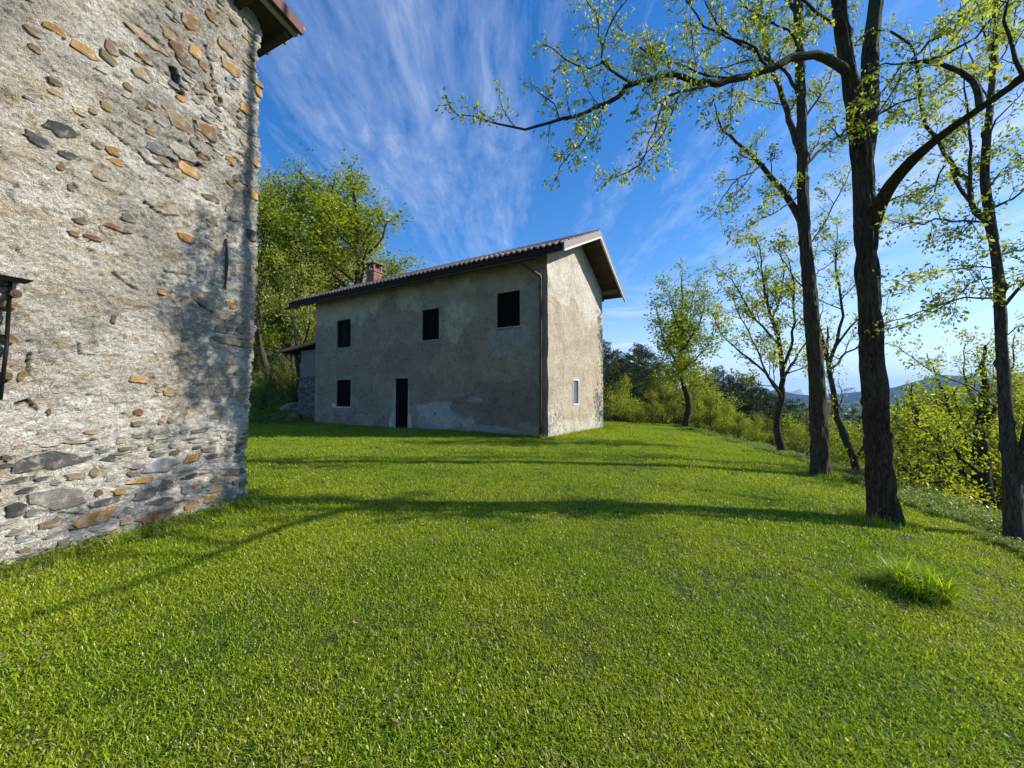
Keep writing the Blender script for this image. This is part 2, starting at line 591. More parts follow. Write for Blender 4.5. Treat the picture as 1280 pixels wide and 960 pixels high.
def mat_hill(name, c1, c2, sc):
    m, nt, b = new_mat(name)
    g = nn(nt, 'ShaderNodeNewGeometry')
    n1 = noise(nt, g.outputs['Position'], sc, 8, 0.7, 0.4)
    nt.links.new(ramp(nt, n1, [(0.35, c1), (0.65, c2)]), b.inputs['Base Color'])
    nt.links.new(bump(nt, noise(nt, g.outputs['Position'], sc * 3, 6, 0.7), 1.0, 25), b.inputs['Normal'])
    b.inputs['Roughness'].default_value = 1
    b.inputs['Specular IOR Level'].default_value = 0
    return m


M_hill = mat_hill('wooded_mountain', (0.008, 0.018, 0.012), (0.035, 0.055, 0.022), 0.012)
M_snow = mat_hill('snowy_rock', (0.18, 0.20, 0.24), (0.75, 0.78, 0.82), 0.004)
ridge('mountain', [(700, 510), (900, 503), (935, 495), (957, 489), (970, 487), (992, 492), (1011, 494), (1032, 494), (1079, 489), (1118, 484),
                   (1150, 475), (1180, 468), (1215, 470), (1250, 468), (1280, 464), (1400, 452), (1600, 440)], 2600, -70, M_hill, 4,
      'dark blue wooded ridge rising to the right beyond the valley', 8)
ridge('snowy_mountains', [(700, 500), (900, 492), (992, 489), (1002, 485), (1009, 489), (1030, 487), (1045, 489), (1060, 484), (1075, 485),
                          (1100, 488), (1200, 492), (1600, 486)], 7200, -70, M_snow, 9, 'pale snowy peaks on the far horizon between the tree trunks', 14, 1200)

# ================================================================== LEFT STONE BUILDING
WD = np.array([0.2656, 0.9641])       # along the wall, away from the camera
WN = np.array([0.9641, -0.2656])      # out of the wall
WC = np.array([-3.64, 5.37])          # far corner, on the ground
WTOP = 6.93


def wall_uv(px, py):
    """photo pixel -> (s, z) on the old wall, s metres back from the far corner"""
    rx, ry, rz = (px - 640) / FPX, 0, 0
    z = (480 - py) / FPX
    ry = math.cos(PITCH) - z * math.sin(PITCH)
    rz = math.sin(PITCH) + z * math.cos(PITCH)
    k = (WC @ WN) / (rx * WN[0] + ry * WN[1])
    X, Y = rx * k, ry * k
    return -((X - WC[0]) * WD[0] + (Y - WC[1]) * WD[1]), EYE + rz * k


OCH, RUS, TAN, BRN, SLT, BLU, GRY, PAL = range(8)
STONES_PX = [  # cx, cy, width px, height px, tone
 (43,18,38,12,OCH),(84,47,44,14,OCH),(12,20,26,12,BRN),(13,42,20,10,BRN),(225,14,26,24,RUS),(165,36,58,12,TAN),(205,50,24,20,RUS),
 (192,30,26,14,TAN),(253,10,18,10,RUS),(228,52,18,16,OCH),(239,71,13,9,RUS),(270,47,25,16,TAN),(275,75,32,16,OCH),(276,92,18,9,BLU),
 (306,88,27,9,TAN),(313,105,11,11,OCH),(118,45,20,14,BRN),(116,58,24,13,TAN),(155,78,22,16,TAN),(40,87,26,11,BRN),(42,101,22,8,TAN),
 (110,120,17,9,OCH),(93,126,13,8,TAN),(205,140,40,20,TAN),(241,155,30,19,RUS),(295,128,20,11,OCH),(150,138,22,11,BRN),(168,155,16,8,RUS),
 (175,175,28,15,BLU),(210,180,40,18,PAL),(222,205,32,15,OCH),(188,193,32,11,BRN),(45,148,48,19,SLT),(60,183,38,12,SLT),(97,208,26,13,TAN),
 (47,198,13,9,RUS),(120,178,24,11,OCH),(98,170,20,9,BRN),(122,193,24,7,OCH),(275,193,15,12,OCH),(275,222,14,9,RUS),(305,238,12,12,OCH),
 (248,240,26,10,BRN),(73,268,20,10,BRN),(65,284,18,6,RUS),(92,290,28,6,RUS),(120,277,42,8,RUS),(138,265,24,11,GRY),(216,291,24,14,OCH),
 (250,271,15,8,TAN),(278,262,22,18,GRY),(247,291,13,7,BLU),(302,290,15,15,SLT),(290,152,22,7,SLT),(308,197,15,9,OCH),(20,165,34,13,SLT),
 (8,155,20,12,BRN),(300,20,18,9,GRY),(245,100,14,8,RUS),(208,112,14,9,OCH),(200,95,16,8,BLU),(60,225,12,9,BRN),(292,172,14,7,TAN),
 (215,68,22,12,BRN),(140,95,14,10,TAN),(256,118,13,8,RUS),(226,170,14,10,GRY),(160,60,24,9,RUS),
 (276,378,20,10,OCH),(183,362,13,6,OCH),(120,396,8,13,BRN),(265,394,32,7,TAN),(283,427,58,9,TAN),(159,474,30,9,OCH),(198,492,14,8,OCH),
 (161,516,14,9,RUS),(162,530,20,9,BRN),(190,529,9,7,RUS),(204,528,9,5,BRN),(264,521,18,8,TAN),(302,508,11,7,TAN),(103,541,26,7,TAN),(46,515,7,11,BRN),
 (185,488,10,6,TAN),(290,412,14,8,BLU),(262,411,20,8,GRY),
 (55,578,90,24,SLT),(84,597,26,11,TAN),(109,592,18,15,TAN),(130,575,28,7,SLT),(168,584,42,8,GRY),(194,583,58,19,BLU),(234,574,23,13,OCH),
 (169,602,34,8,OCH),(235,596,44,7,SLT),(20,615,28,8,SLT),(12,602,46,8,SLT),(62,626,76,28,GRY),(115,619,14,8,BRN),(122,629,46,11,SLT),
 (141,616,22,8,OCH),(201,607,22,15,BRN),(172,620,32,14,GRY),(190,628,38,10,BRN),(110,650,54,18,OCH),(187,645,48,16,OCH),(54,656,32,14,BRN),
 (130,666,28,5,BRN),(92,661,26,4,SLT),(236,608,15,5,OCH),(232,632,20,11,OCH),(256,625,17,10,OCH),(266,612,30,8,TAN),(283,620,20,12,GRY),
 (225,613,17,13,BLU),(245,641,30,13,BLU),(200,663,36,10,GRY),(288,591,30,10,BRN),(296,574,18,9,GRY),(295,557,15,6,SLT),(262,571,28,6,SLT),
 (240,561,14,5,SLT),(9,640,28,18,SLT),(8,668,26,10,GRY),(160,594,16,7,GRY),(40,600,20,6,SLT),(262,600,14,7,TAN),(150,562,30,5,BRN),
 (10,560,18,6,TAN),(5,470,10,16,RUS),(213,566,14,7,BRN),(276,640,20,12,GRY),(295,622,14,10,GRY),(300,605,12,8,BRN),(263,655,24,9,GRY),
 (182,560,18,6,GRY),(100,574,22,6,SLT),(190,672,26,7,GRY),(150,640,16,10,GRY),(28,644,20,10,GRY),(55,672,30,6,GRY),(20,690,22,8,TAN),
]
stones = []       # (s, z, w, h, tone, label)
for cx, cy, w_, h_, tone in STONES_PX:
    s0, z0 = wall_uv(cx, cy)
    sl, _ = wall_uv(cx - w_ / 2, cy)
    sr, _ = wall_uv(cx + w_ / 2, cy)
    _, za = wall_uv(cx, cy - h_ / 2)
    _, zb = wall_uv(cx, cy + h_ / 2)
    hh_ = za - zb
    # a band seen slanting: its pixel height includes the slope of its own width
    stones.append([s0, z0, abs(sl - sr) * 1.0, hh_, tone])


def clash(s, z, w, h, k=0.53):
    for q in stones:
        if abs(q[0] - s) < (q[2] + w) * k * 0.9 and abs(q[1] - z) < (q[3] + h) * k:
            return True
    return False


def add_random(n, s0, s1, z0, z1, wr, hr, tones, cond=None):
    c = 0
    for _ in range(n * 12):
        if c >= n:
            break
        w = random.uniform(*wr)
        h = min(random.uniform(*hr), w * 0.7)
        s, z = random.uniform(s0, s1), random.uniform(z0, z1)
        if cond and not cond(s, z):
            continue
        if s < w * 0.5 + 0.02 or clash(s, z, w, h):
            continue
        stones.append([s, z, w, h, random.choice(tones)])
        c += 1


# slate courses of the uncovered foot, then scattered stones higher up where the coat is thin
add_random(80, 0.03, 2.35, 0.08, 1.08, (0.07, 0.30), (0.025, 0.08), [SLT, GRY, GRY, BLU, BRN, TAN, GRY, PAL, PAL])
add_random(60, 0.03, 1.25, 4.2, 6.6, (0.05, 0.16), (0.018, 0.045), [BRN, GRY, SLT, TAN, GRY, OCH, BLU, PAL])
add_random(22, 0.03, 2.35, 4.0, 6.5, (0.06, 0.2), (0.025, 0.06), [BRN, GRY, PAL, TAN, TAN, PAL],
           lambda s, z: vnoise(np.array([s * 1.3]), np.array([z * 1.1]), 77)[0] > 0.42)
n_detail = len(stones)
add_random(30, 2.4, 6.8, 0.15, 6.3, (0.12, 0.4), (0.06, 0.14), [SLT, GRY, BRN, TAN, OCH, BLU])

su = axis([(-5.0, -0.24, 0.12), (-0.24, 2.5, 0.012), (2.5, 7.0, 0.06)])
sz = axis([(-0.25, 0.0, 0.05), (0.0, WTOP, 0.0125)])
S, Z = np.meshgrid(su, sz, indexing='ij')
low = ss(1.15, 0.85, Z + 0.15 * (fbm(S * 1.5, Z * 0, 3, 2) - 0.5) + 0.08 * S)      # bare stone foot
up = ss(0.40, 0.62, fbm(S * 0.9, Z * 0.8, 3, 21)) * ss(2.9, 3.7, Z)                      # thin coat high up
ridged = 1 - np.abs(2 * fbm(S * 20 + 1.5 * fbm(S * 9, Z * 9, 2, 35), Z * 22, 3, 33) - 1)
disp = 0.07 * (fbm(S * 1.1, Z * 1.1, 3, 1) - 0.5) + 0.030 * (fbm(S * 8, Z * 9, 3, 4, 0.6) - 0.5) \
    + 0.030 * (ridged - 0.7) + 0.020 * (vnoise(S * 40, Z * 42, 6) - 0.5) + 0.018 * (vnoise(S * 70, Z * 72, 16) - 0.5) \
    + 0.035 * ss(0.9, 0.0, Z)
# small lipped scabs where the coat has flaked: stepped noise
q1 = fbm(S * 12 + 2 * fbm(S * 6, Z * 6, 2, 8), Z * 15, 3, 12)
disp += 0.008 * (ss(0.44, 0.455, q1) + ss(0.53, 0.545, q1) + ss(0.60, 0.61, q1) - 1.5)
disp += up * 0.035 * (fbm(S * 7, Z * 16, 3, 41) - 0.5) + low * 0.04 * (fbm(S * 6, Z * 18, 2, 43) - 0.5)
# old coat patches with a lip
pm = fbm(S * 0.8 + 0.4 * fbm(S * 3, Z * 3, 3, 9), Z * 0.8, 4, 52, 0.55)
coat = ss(0.515, 0.53, pm)
disp += 0.014 * coat * (1 - low)
# hand-placed cracks and holes (photo pixels)
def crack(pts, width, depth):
    global disp, crack_shade
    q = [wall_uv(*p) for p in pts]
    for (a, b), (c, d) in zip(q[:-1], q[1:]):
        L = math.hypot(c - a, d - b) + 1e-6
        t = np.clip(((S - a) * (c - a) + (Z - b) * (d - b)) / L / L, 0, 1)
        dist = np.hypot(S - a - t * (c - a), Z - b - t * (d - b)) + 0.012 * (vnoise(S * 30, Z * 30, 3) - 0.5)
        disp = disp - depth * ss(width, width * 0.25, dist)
        crack_shade = np.maximum(crack_shade, ss(width * 1.6, width * 0.5, dist))


crack_shade = np.zeros_like(disp)
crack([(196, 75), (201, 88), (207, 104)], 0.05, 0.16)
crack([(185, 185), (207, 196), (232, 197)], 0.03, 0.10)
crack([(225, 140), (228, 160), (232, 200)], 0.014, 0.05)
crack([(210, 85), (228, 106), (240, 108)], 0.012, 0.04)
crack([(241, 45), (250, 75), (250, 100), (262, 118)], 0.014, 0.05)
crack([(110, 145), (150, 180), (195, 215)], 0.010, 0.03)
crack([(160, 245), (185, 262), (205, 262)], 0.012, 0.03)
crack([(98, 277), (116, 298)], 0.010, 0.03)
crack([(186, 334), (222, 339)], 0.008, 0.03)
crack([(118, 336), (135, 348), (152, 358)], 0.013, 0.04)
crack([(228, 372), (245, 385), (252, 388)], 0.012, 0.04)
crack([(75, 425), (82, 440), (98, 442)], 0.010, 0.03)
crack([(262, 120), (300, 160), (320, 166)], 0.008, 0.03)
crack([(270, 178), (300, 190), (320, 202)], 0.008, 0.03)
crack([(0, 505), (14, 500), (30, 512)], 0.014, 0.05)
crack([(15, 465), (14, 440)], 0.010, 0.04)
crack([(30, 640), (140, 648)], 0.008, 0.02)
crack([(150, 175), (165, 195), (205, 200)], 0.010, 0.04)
for q in stones:
    i0, i1 = np.searchsorted(su, [q[0] - q[2], q[0] + q[2]])
    j0, j1 = np.searchsorted(sz, [q[1] - q[3], q[1] + q[3]])
    if i1 <= i0 or j1 <= j0:
        q.append(0.0)
        continue
    ls, lz = S[i0:i1, j0:j1], Z[i0:i1, j0:j1]
    ex = ((np.abs(ls - q[0]) / (q[2] / 2)) ** 2.4 + (np.abs(lz - q[1]) / (q[3] / 2)) ** 2.4) ** (1 / 2.4)
    base = float(np.median(disp[i0:i1, j0:j1]))
    q.append(base)
    m = ss(1.5, 1.05, ex)
    dep = random.uniform(0.006, 0.022)
    ragged = 0.034 * (fbm(ls * 26, lz * 34, 3, 15) - 0.56)
    disp[i0:i1, j0:j1] = disp[i0:i1, j0:j1] * (1 - m) + m * (base - dep * ss(0.7, 1.1, ex) * ss(1.5, 1.15, ex) + ragged)

# colour of the coat
cream = np.array([0.64, 0.59, 0.50])
grey = np.array([0.40, 0.378, 0.34])
white = np.array([0.73, 0.70, 0.64])
oc = np.array([0.42, 0.30, 0.13])
t1 = ss(0.40, 0.62, fbm(S * 1.3, Z * 1.6, 4, 61) + 0.10 * ss(1.2, 3.0, Z) * ss(6.5, 2.5, Z) - 0.04)
colr = cream * (1 - t1[..., None] * 0.0)
gz_ = ss(0.44, 0.6, fbm(S * 1.0 + 3, Z * 1.3, 5, 63) + 0.16 * ss(2.9, 4.3, Z) - 0.03)
colr = colr * (1 - gz_[..., None]) + grey * 1.15 * gz_[..., None]
colr = colr * (1 - (coat * (1 - low) * 0.45)[..., None]) + grey * 1.05 * (coat * (1 - low) * 0.45)[..., None]
wl = ss(0.5, 0.66, fbm(S * 2.2, Z * 2.4, 4, 67) + 0.16 * ss(2.2, 0.9, Z))
colr = colr * (1 - 0.8 * wl[..., None]) + white * 0.8 * wl[..., None]
ol = ss(0.60, 0.72, fbm(S * 5, Z * 9, 4, 71)) * 0.40
colr = colr * (1 - ol[..., None]) + oc * ol[..., None]
colr = colr * (1 - 0.75 * crack_shade[..., None])  # cracks and holes darkened in the coat colour, painting the shade inside them


def lean(z):
    return 0.045 + 0.10 * ss(0, 3, z)


def wall_pos(S, D):
    """arc round the far corner: S<0 is the hidden end wall"""
    a = ss(0.07, -0.07, S) * (math.pi / 2)
    nx = WN[0] * np.cos(a) + WD[0] * np.sin(a)
    ny = WN[1] * np.cos(a) + WD[1] * np.sin(a)
    bs = np.maximum(S, 0)
    bn = np.maximum(-S, 0)
    rr = 0.03 * np.exp(-(S / 0.07) ** 2)
    bs = bs - lean(Z)
    X = WC[0] - WD[0] * bs - WN[0] * bn + nx * (D - rr)
    Y = WC[1] - WD[1] * bs - WN[1] * bn + ny * (D - rr)
    return X, Y


edge = 0.05 * (fbm(Z * 5, S * 0 + 3, 4, 90) - 0.5) * np.exp(-(S / 0.12) ** 2)
disp += edge
X_, Y_ = wall_pos(S, disp)
old = empty('stone_building', (-6.0, 3.0, 0), 'tall old building of patchy cream render and rubble stone at left edge', 'building')
oldloc = np.array([-6.0, 3.0, 0.0])
V = np.stack([X_, Y_, Z], -1).reshape(-1, 3) - oldloc
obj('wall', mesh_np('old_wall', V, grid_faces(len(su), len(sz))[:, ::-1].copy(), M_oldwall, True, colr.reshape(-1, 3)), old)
mb = MB()   # rest of the body behind the two faces
c0 = WC - WN * 4.9 - WD * 0.12 - oldloc[:2]
mb.box((*c0, -0.3), (*(-WD * 6.7), 0), (*(WN * 4.75), 0), (0, 0, WTOP - 1.5))
mb.obj('wall_core', mat_simple('rubble_core', (0.3, 0.28, 0.24)), old)

tone_cols = {OCH: (0.44, 0.25, 0.085), RUS: (0.25, 0.145, 0.070), TAN: (0.33, 0.26, 0.16), BRN: (0.20, 0.155, 0.11), SLT: (0.085, 0.088, 0.09),
             BLU: (0.21, 0.225, 0.235), GRY: (0.20, 0.19, 0.172), PAL: (0.44, 0.41, 0.35)}
tone_mats = {k: mat_simple('stone_tone_%s' % n, tone_cols[k], 0.9, 0.75, 14, 1.0, 0.014, rnd=0.3, stretch=(1, 1, 3.5), spec=.15, detail=9, smear=(0.36, 0.33, 0.28))
             for k, n in zip(range(8), ['ochre', 'rust', 'tan', 'brown', 'slate', 'blue_grey', 'grey', 'pale'])}


def stone_mesh(w, h, prot, mat):
    """split slab bedded in mortar: angular outline, flat broken face, a step or two across it"""
    n = 10
    V = []
    ang = [2 * math.pi * (k + random.uniform(-0.40, 0.40)) / n for k in range(n)]
    pw = random.choice([2.2, 3.5, 6.0])
    tilt, tilz = random.uniform(-.6, .6), random.uniform(-.6, .6)
    shear = random.uniform(-.35, .35)
    out = []
    for a in ang:
        ca, sa = math.cos(a), math.sin(a)
        e = (abs(ca) ** pw + abs(sa) ** pw) ** (-1 / pw) * random.uniform(0.66, 1.1)
        out.append((ca * e + shear * sa * e * .6, sa * e))
    for sc_, dp in ((1.04, -0.05), (0.99, prot * 0.5), (0.86, prot)):
        for x, z in out:
            j = random.uniform(.93, 1.05) if dp > 0 else 1
            V.append((x * sc_ * j * w / 2, dp + (dp > 0) * prot * .7 * (x * tilt + z * tilz), z * sc_ * j * h / 2))
    V.append((random.uniform(-.25, .25) * w / 2, prot * random.uniform(0.7, 1.3), random.uniform(-.2, .2) * h / 2))
    F4, F3 = [], []
    for r_ in range(2):
        for k in range(n):
            k2 = (k + 1) % n
            F4.append((r_ * n + k, r_ * n + k2, (r_ + 1) * n + k2, (r_ + 1) * n + k))
    for k in range(n):
        F3.append((2 * n + k, 2 * n + (k + 1) % n, 3 * n))
    return mesh_np('stone', np.array(V), [np.array(F4), np.array(F3)], mat, False)


wall_ang = math.atan2(WN[1], WN[0]) - math.pi / 2      # local +y points out of the wall
for s0, z0, w_, h_, tone, base in stones[:297]:
    prot = random.uniform(0.003, 0.012)
    o = bpy.data.objects.new('stone', stone_mesh(w_ * 1.02, h_ * 1.02, prot, tone_mats[tone]))
    p = WC - WD * (s0 - float(lean(z0))) + WN * (base + 0.002) - oldloc[:2]
    o.location = (p[0], p[1], z0)
    o.rotation_euler = (random.uniform(-0.03, 0.03), random.uniform(-0.07, 0.07), wall_ang)
    link(o, old)

# roof of the old building: a single pitch falling away behind the wall
M_brownred = mat_simple('brown_red_fascia', (0.10, 0.038, 0.027), 0.6, 0.2, 8, 0.2, 0.004)
M_oldwood = mat_simple('old_dark_timber', (0.055, 0.042, 0.03), 0.85, 0.4, 5, 0.5, 0.01, stretch=(1, 8, 1))
M_zinc = mat_simple('grey_zinc', (0.36, 0.37, 0.38), 0.45, 0.12, 4, 0.1, 0.003, metal=0.4)
oo = Vector((*oldloc,))
def wp(s, n, z):
    q = WC - WD * s + WN * n
    return Vector((q[0], q[1], z)) - oo


sl = math.tan(R(15))
rf = MB()
E0, E1, NF, NB = -0.47, 7.5, 0.35, -5.4
zt = lambda n: 7.01 + (n - NF) * sl
rf.hexa([wp(E0, NF, zt(NF) - .05), wp(E1, NF, zt(NF) - .05), wp(E1, NB, zt(NB) - .05), wp(E0, NB, zt(NB) - .05),
         wp(E0, NF, zt(NF)), wp(E1, NF, zt(NF)), wp(E1, NB, zt(NB)), wp(E0, NB, zt(NB))])
roof_o = rf.obj('roof', M_oldwood, old)
rf = MB()
rf.hexa([wp(E0, NF + .002, zt(NF) - .10), wp(E1, NF + .002, zt(NF) - .10), wp(E1, NF + .05, zt(NF) - .10), wp(E0, NF + .05, zt(NF) - .10),
         wp(E0, NF + .002, zt(NF) + .06), wp(E1, NF + .002, zt(NF) + .06), wp(E1, NF + .05, zt(NF) + .06), wp(E0, NF + .05, zt(NF) + .06)])
rf.obj('fascia', M_brownred, roof_o)
rf = MB()
rf.hexa([wp(E0 + .02, NF - .10, zt(NF) - .12), wp(E1, NF - .10, zt(NF) - .12), wp(E1, NF - .03, zt(NF) - .12), wp(E0 + .02, NF - .03, zt(NF) - .12),
         wp(E0 + .02, NF - .10, zt(NF) - .053), wp(E1, NF - .10, zt(NF) - .053), wp(E1, NF - .03, zt(NF) - .053), wp(E0 + .02, NF - .03, zt(NF) - .053)])
rf.obj('batten', M_zinc, roof_o)
for k in range(14):
    s_ = -0.38 + k * 0.58
    rb = MB()
    rb.hexa([wp(s_, NF - .12, zt(NF - .12) - .17), wp(s_ + .09, NF - .12, zt(NF - .12) - .17), wp(s_ + .09, -3, zt(-3) - .17), wp(s_, -3, zt(-3) - .17),
             wp(s_, NF - .12, zt(NF - .12) - .052), wp(s_ + .09, NF - .12, zt(NF - .12) - .052), wp(s_ + .09, -3, zt(-3) - .052), wp(s_, -3, zt(-3) - .052)])
    rb.obj('rafter', M_oldwood, roof_o)
M_tile = mat_simple('weathered_clay_tile', (0.40, 0.26, 0.205), 0.85, 0.45, 3, 0.6, 0.006, rnd=0.35)
# ragged tile ends along the verge
tm = MB()
for k in range(16):
    n0 = NF - 0.02 - k * 0.33
    tm.tube([wp(E0 + .10, n0, zt(n0) + .05), wp(E0 - .05 - random.uniform(0, .03), n0, zt(n0) + .045)], 0.05, 7)
tm.obj('verge_tile', M_tile, roof_o, kind='stuff')
tm = MB()
for k in range(34):
    s_ = E0 + 0.12 + k * 0.225
    tm.tube([wp(s_, NF + .02, zt(NF) + .035), wp(s_, NB, zt(NB) + .035)], 0.06, 6)
tm.obj('roof_tiles', M_tile, roof_o, kind='stuff')

# iron tie plate and the iron grille with its bracket at the edge of the frame
M_iron = mat_simple('rusty_iron', (0.06, 0.04, 0.03), 0.7, 0.4, 20, 0.5, 0.003, metal=0.3)
M_black = mat_simple('black_iron', (0.018, 0.018, 0.02), 0.5, 0.3, 12, 0.3, 0.002, metal=0.5)
mb = MB()
q = [wall_uv(280, 299), wall_uv(280.5, 330), wall_uv(279, 362)]
mb.tube([wp(q[0][0], .035, q[0][1]), wp(q[1][0], .045, q[1][1]), wp(q[2][0], .03, q[2][1])], [0.012, 0.018, 0.012], 6)
mb.obj('tie_bar', M_iron, old)
a0, a1 = wall_uv(21, 352), wall_uv(-60, 352)
mb = MB()
mb.hexa([wp(a0[0], -.02, 2.47), wp(a1[0], -.02, 2.47), wp(a1[0], .14, 2.44), wp(a0[0], .12, 2.44),
         wp(a0[0] - .03, -.02, 2.51), wp(a1[0], -.02, 2.51), wp(a1[0], .16, 2.47), wp(a0[0] - .04, .15, 2.48)])
hood = mb.obj('lintel_hood', M_black, old)
b0, b1 = wall_uv(8, 362), wall_uv(1, 500)
mb = MB()
mb.tube([wp(b0[0], .05, b0[1] + .08), wp(b0[0] + .01, .055, 1.9), wp(b0[0] + .03, .05, b1[1])], 0.013, 8)
for zz_ in (b0[1] + .02, 2.0, 1.62):
    mb.tube([wp(b0[0], .055, zz_), wp(b0[0] + .3, .05, zz_ - .02)], 0.009, 6)
grl = mb.obj('iron_grille', M_black, old, smooth=True)
mb = MB()
c_ = wall_uv(12, 368)
mb.tube([wp(c_[0], .02, c_[1]), wp(c_[0], .09, c_[1])], [0.035, 0.035], 14)
mb.tube([wp(c_[0], .09, c_[1]), wp(c_[0], .096, c_[1])], [0.018, 0.018], 12)
mb.obj('pulley', M_iron, grl)
for (x_, y_, w_, h_) in ((11, 381, 15, 12), (9, 424, 14, 13), (5, 470, 9, 14)):
    s_, z_ = wall_uv(x_, y_)
    o = bpy.data.objects.new('brick', stone_mesh(0.10, 0.075, 0.035, tone_mats[RUS]))
    p = WC - WD * s_ + WN * 0.005 - oldloc[:2]
    o.location = (p[0], p[1], z_)
    o.rotation_euler = (0, 0, wall_ang)
    link(o, old)

# ================================================================== FARMHOUSE
HF = np.array([-0.8567, 0.5158])      # along the front, to the left and away
HG = np.array([0.5158, 0.8567])       # into the house
HP = np.array([1.22, 13.30])          # near corner
HL, HD = 13.25, 5.92
OVF, OVN, OVL = 0.60, 0.86, 1.45      # overhang at the eaves, near gable, far gable
RID, ZR, ZE, ZB = 2.96, 8.02, 6.37, 6.22        # ridge depth, ridge height, eave height (top of battens)
SLP = (ZR - ZE) / (RID + OVF)
SLB = (ZR - ZB) / (RID + OVF)
hb = h1(*HP)
house = empty('farmhouse', (HP[0], HP[1], 0.0), 'two-storey grey rendered farmhouse with tiled roof and boarded dark windows', 'house')
hloc = Vector((HP[0], HP[1], 0))


def hp(t, g, z):
    q = HF * t + HG * g
    return Vector((q[0], q[1], z))


def zroof(g):
    return ZE + (g + OVF) * SLP if g <= RID else ZB + (2 * RID + OVF - g) * SLB


OPEN = [(10.45, 11.51, 3.85, 5.20), (4.88, 5.80, 3.80, 5.08), (1.10, 2.07, 4.00, 5.28), (10.40, 11.45, 0.99, 2.28), (6.60, 7.46, 0.10, 2.26)]


def cuts(base, vals):
    """snap grid lines onto the opening edges"""
    b = base[np.min(np.abs(base[:, None] - np.array(vals)[None]), 1) > 0.012]
    return np.unique(np.concatenate([b, vals]))


tu = cuts(axis([(0, HL, 0.04)]), [v for o in OPEN for v in o[:2]])
tz = cuts(axis([(-0.25, 6.9, 0.04)]), [v for o in OPEN for v in o[2:]])
T, ZZ = np.meshgrid(tu, tz, indexing='ij')
mask = np.ones((len(tu) - 1, len(tz) - 1), bool)
ct = (tu[:-1] + tu[1:]) / 2
cz = (tz[:-1] + tz[1:]) / 2
near = np.full(T.shape, 9.0)
for a, b, c, d in OPEN:
    mask &= ~((ct[:, None] > a) & (ct[:, None] < b) & (cz[None] > c) & (cz[None] < d))
    near = np.minimum(near, np.maximum(np.maximum(a - T, T - b), np.maximum(c - ZZ, ZZ - d)))
fb = fbm(T * 0.9, ZZ * 0.9, 5, 101)
fb2 = fbm(T * 2.3, ZZ * 2.3, 5, 107)
basec = np.array([0.345, 0.268, 0.178])
c = np.ones(T.shape + (3,)) * basec
FD = np.array([1.04, .97, .86])


def blend(c, m, col):
    m = np.clip(m, 0, 1)[..., None]
    return c * (1 - m) + np.array(col) * FD * m


# old pale limewash surviving under the eaves
bound = 5.25 + 0.35 * np.sin(T * 0.9 + 0.6) + 0.9 * (fb - 0.5) * 2 + 1.0 * (fb2 - 0.5) + .25 * (fbm(T * 9, ZZ * 9, 3, 119) - .5)
bound = bound - 0.55 * np.exp(-((T - 3.9) / 0.55) ** 2) * 2.0
limew = ss(-0.03, 0.03, ZZ - bound) * ss(-0.2, 0.8, T - 0.2)
limew *= ss(0.2, 0.9, T - 2.6) * 0.9 + 0.35
c = blend(c, limew * 0.85, (0.48, 0.435, 0.32))
c = blend(c, 0.55 * ss(0.5, 0.62, fb2) * (ZZ < 5.4), (0.34, 0.30, 0.24))
c = blend(c, 0.5 * ss(0.52, 0.60, fb), (0.24, 0.215, 0.175))
# grey cement repairs
def patch(t0, z0, rt, rz, k, seed=0):
    e = np.sqrt(((T - t0) / rt) ** 2 + ((ZZ - z0) / rz) ** 2) + 1.0 * (fbm(T * 1.8, ZZ * 1.8, 4, 200 + seed) - 0.5)
    return ss(1.12, 0.98, e) * k


c = blend(c, patch(1.6, 3.55, 0.75, 0.55, 0.6, 1), (0.33, 0.34, 0.33))
c = blend(c, patch(4.4, 0.75, 1.5, 0.42, 0.8, 2), (0.47, 0.46, 0.45))
c = blend(c, patch(5.1, 0.45, 0.9, 0.35, 0.5, 3), (0.45, 0.46, 0.46))
c = blend(c, patch(1.9, 1.15, 2.1, 0.85, 0.7, 4), (0.20, 0.175, 0.145))
c = blend(c, patch(2.4, 0.2, 1.1, 0.18, 0.7, 5), (0.40, 0.40, 0.38))
c = blend(c, patch(0.3, 5.1, 0.5, 1.2, 0.45, 6), (0.26, 0.27, 0.26))
c = blend(c, patch(0.3, 3.5, 0.35, 1.0, 0.4, 7), (0.20, 0.205, 0.2))
c = blend(c, patch(11.7, 1.05, 0.16, 0.13, 0.9, 8), (0.62, 0.62, 0.6))
c = blend(c, patch(3.1, 1.35, 0.35, 0.14, 0.5, 9), (0.42, 0.42, 0.40))
pl = ss(0.02, -0.02, ZZ - 0.62 - 0.12 * (fb2 - 0.5)) * ss(5.9, 6.2, T)
c = blend(c, pl * 0.55, (0.235, 0.215, 0.18))
c = blend(c, pl * ss(0.5, 0.62, fb2) * 0.5, (0.36, 0.34, 0.30))
for sd_, amt in ((311, .35), (317, .28)):
    cr_ = np.abs(fbm(T * .8 + .5 * fbm(T * 3, ZZ * 3, 3, sd_ + 1), ZZ * .8, 4, sd_) - .5)
    c = blend(c, ss(.006, .002, cr_) * amt * ss(.45, .6, fbm(T * .5, ZZ * .5, 2, sd_ + 2)), (.09, .08, .065))
# white plaster round the door and windows
dn = np.maximum(np.maximum(6.60 - T, T - 7.46), ZZ - 2.26)
wob = 0.28 * np.sin(ZZ * 3.0 + 0.6) * ss(1.5, 0.9, np.abs(ZZ - 1.0))
c = blend(c, ss(0.02, -0.02, dn - 0.05 - np.maximum(wob, 0) * 0.75) * (ZZ < 1.75) * 0.9, (0.62, 0.60, 0.55))
c = blend(c, ss(0.16, 0.12, near + 0.12 * (fb2 - 0.5)) * 0.3, (0.36, 0.34, 0.29))
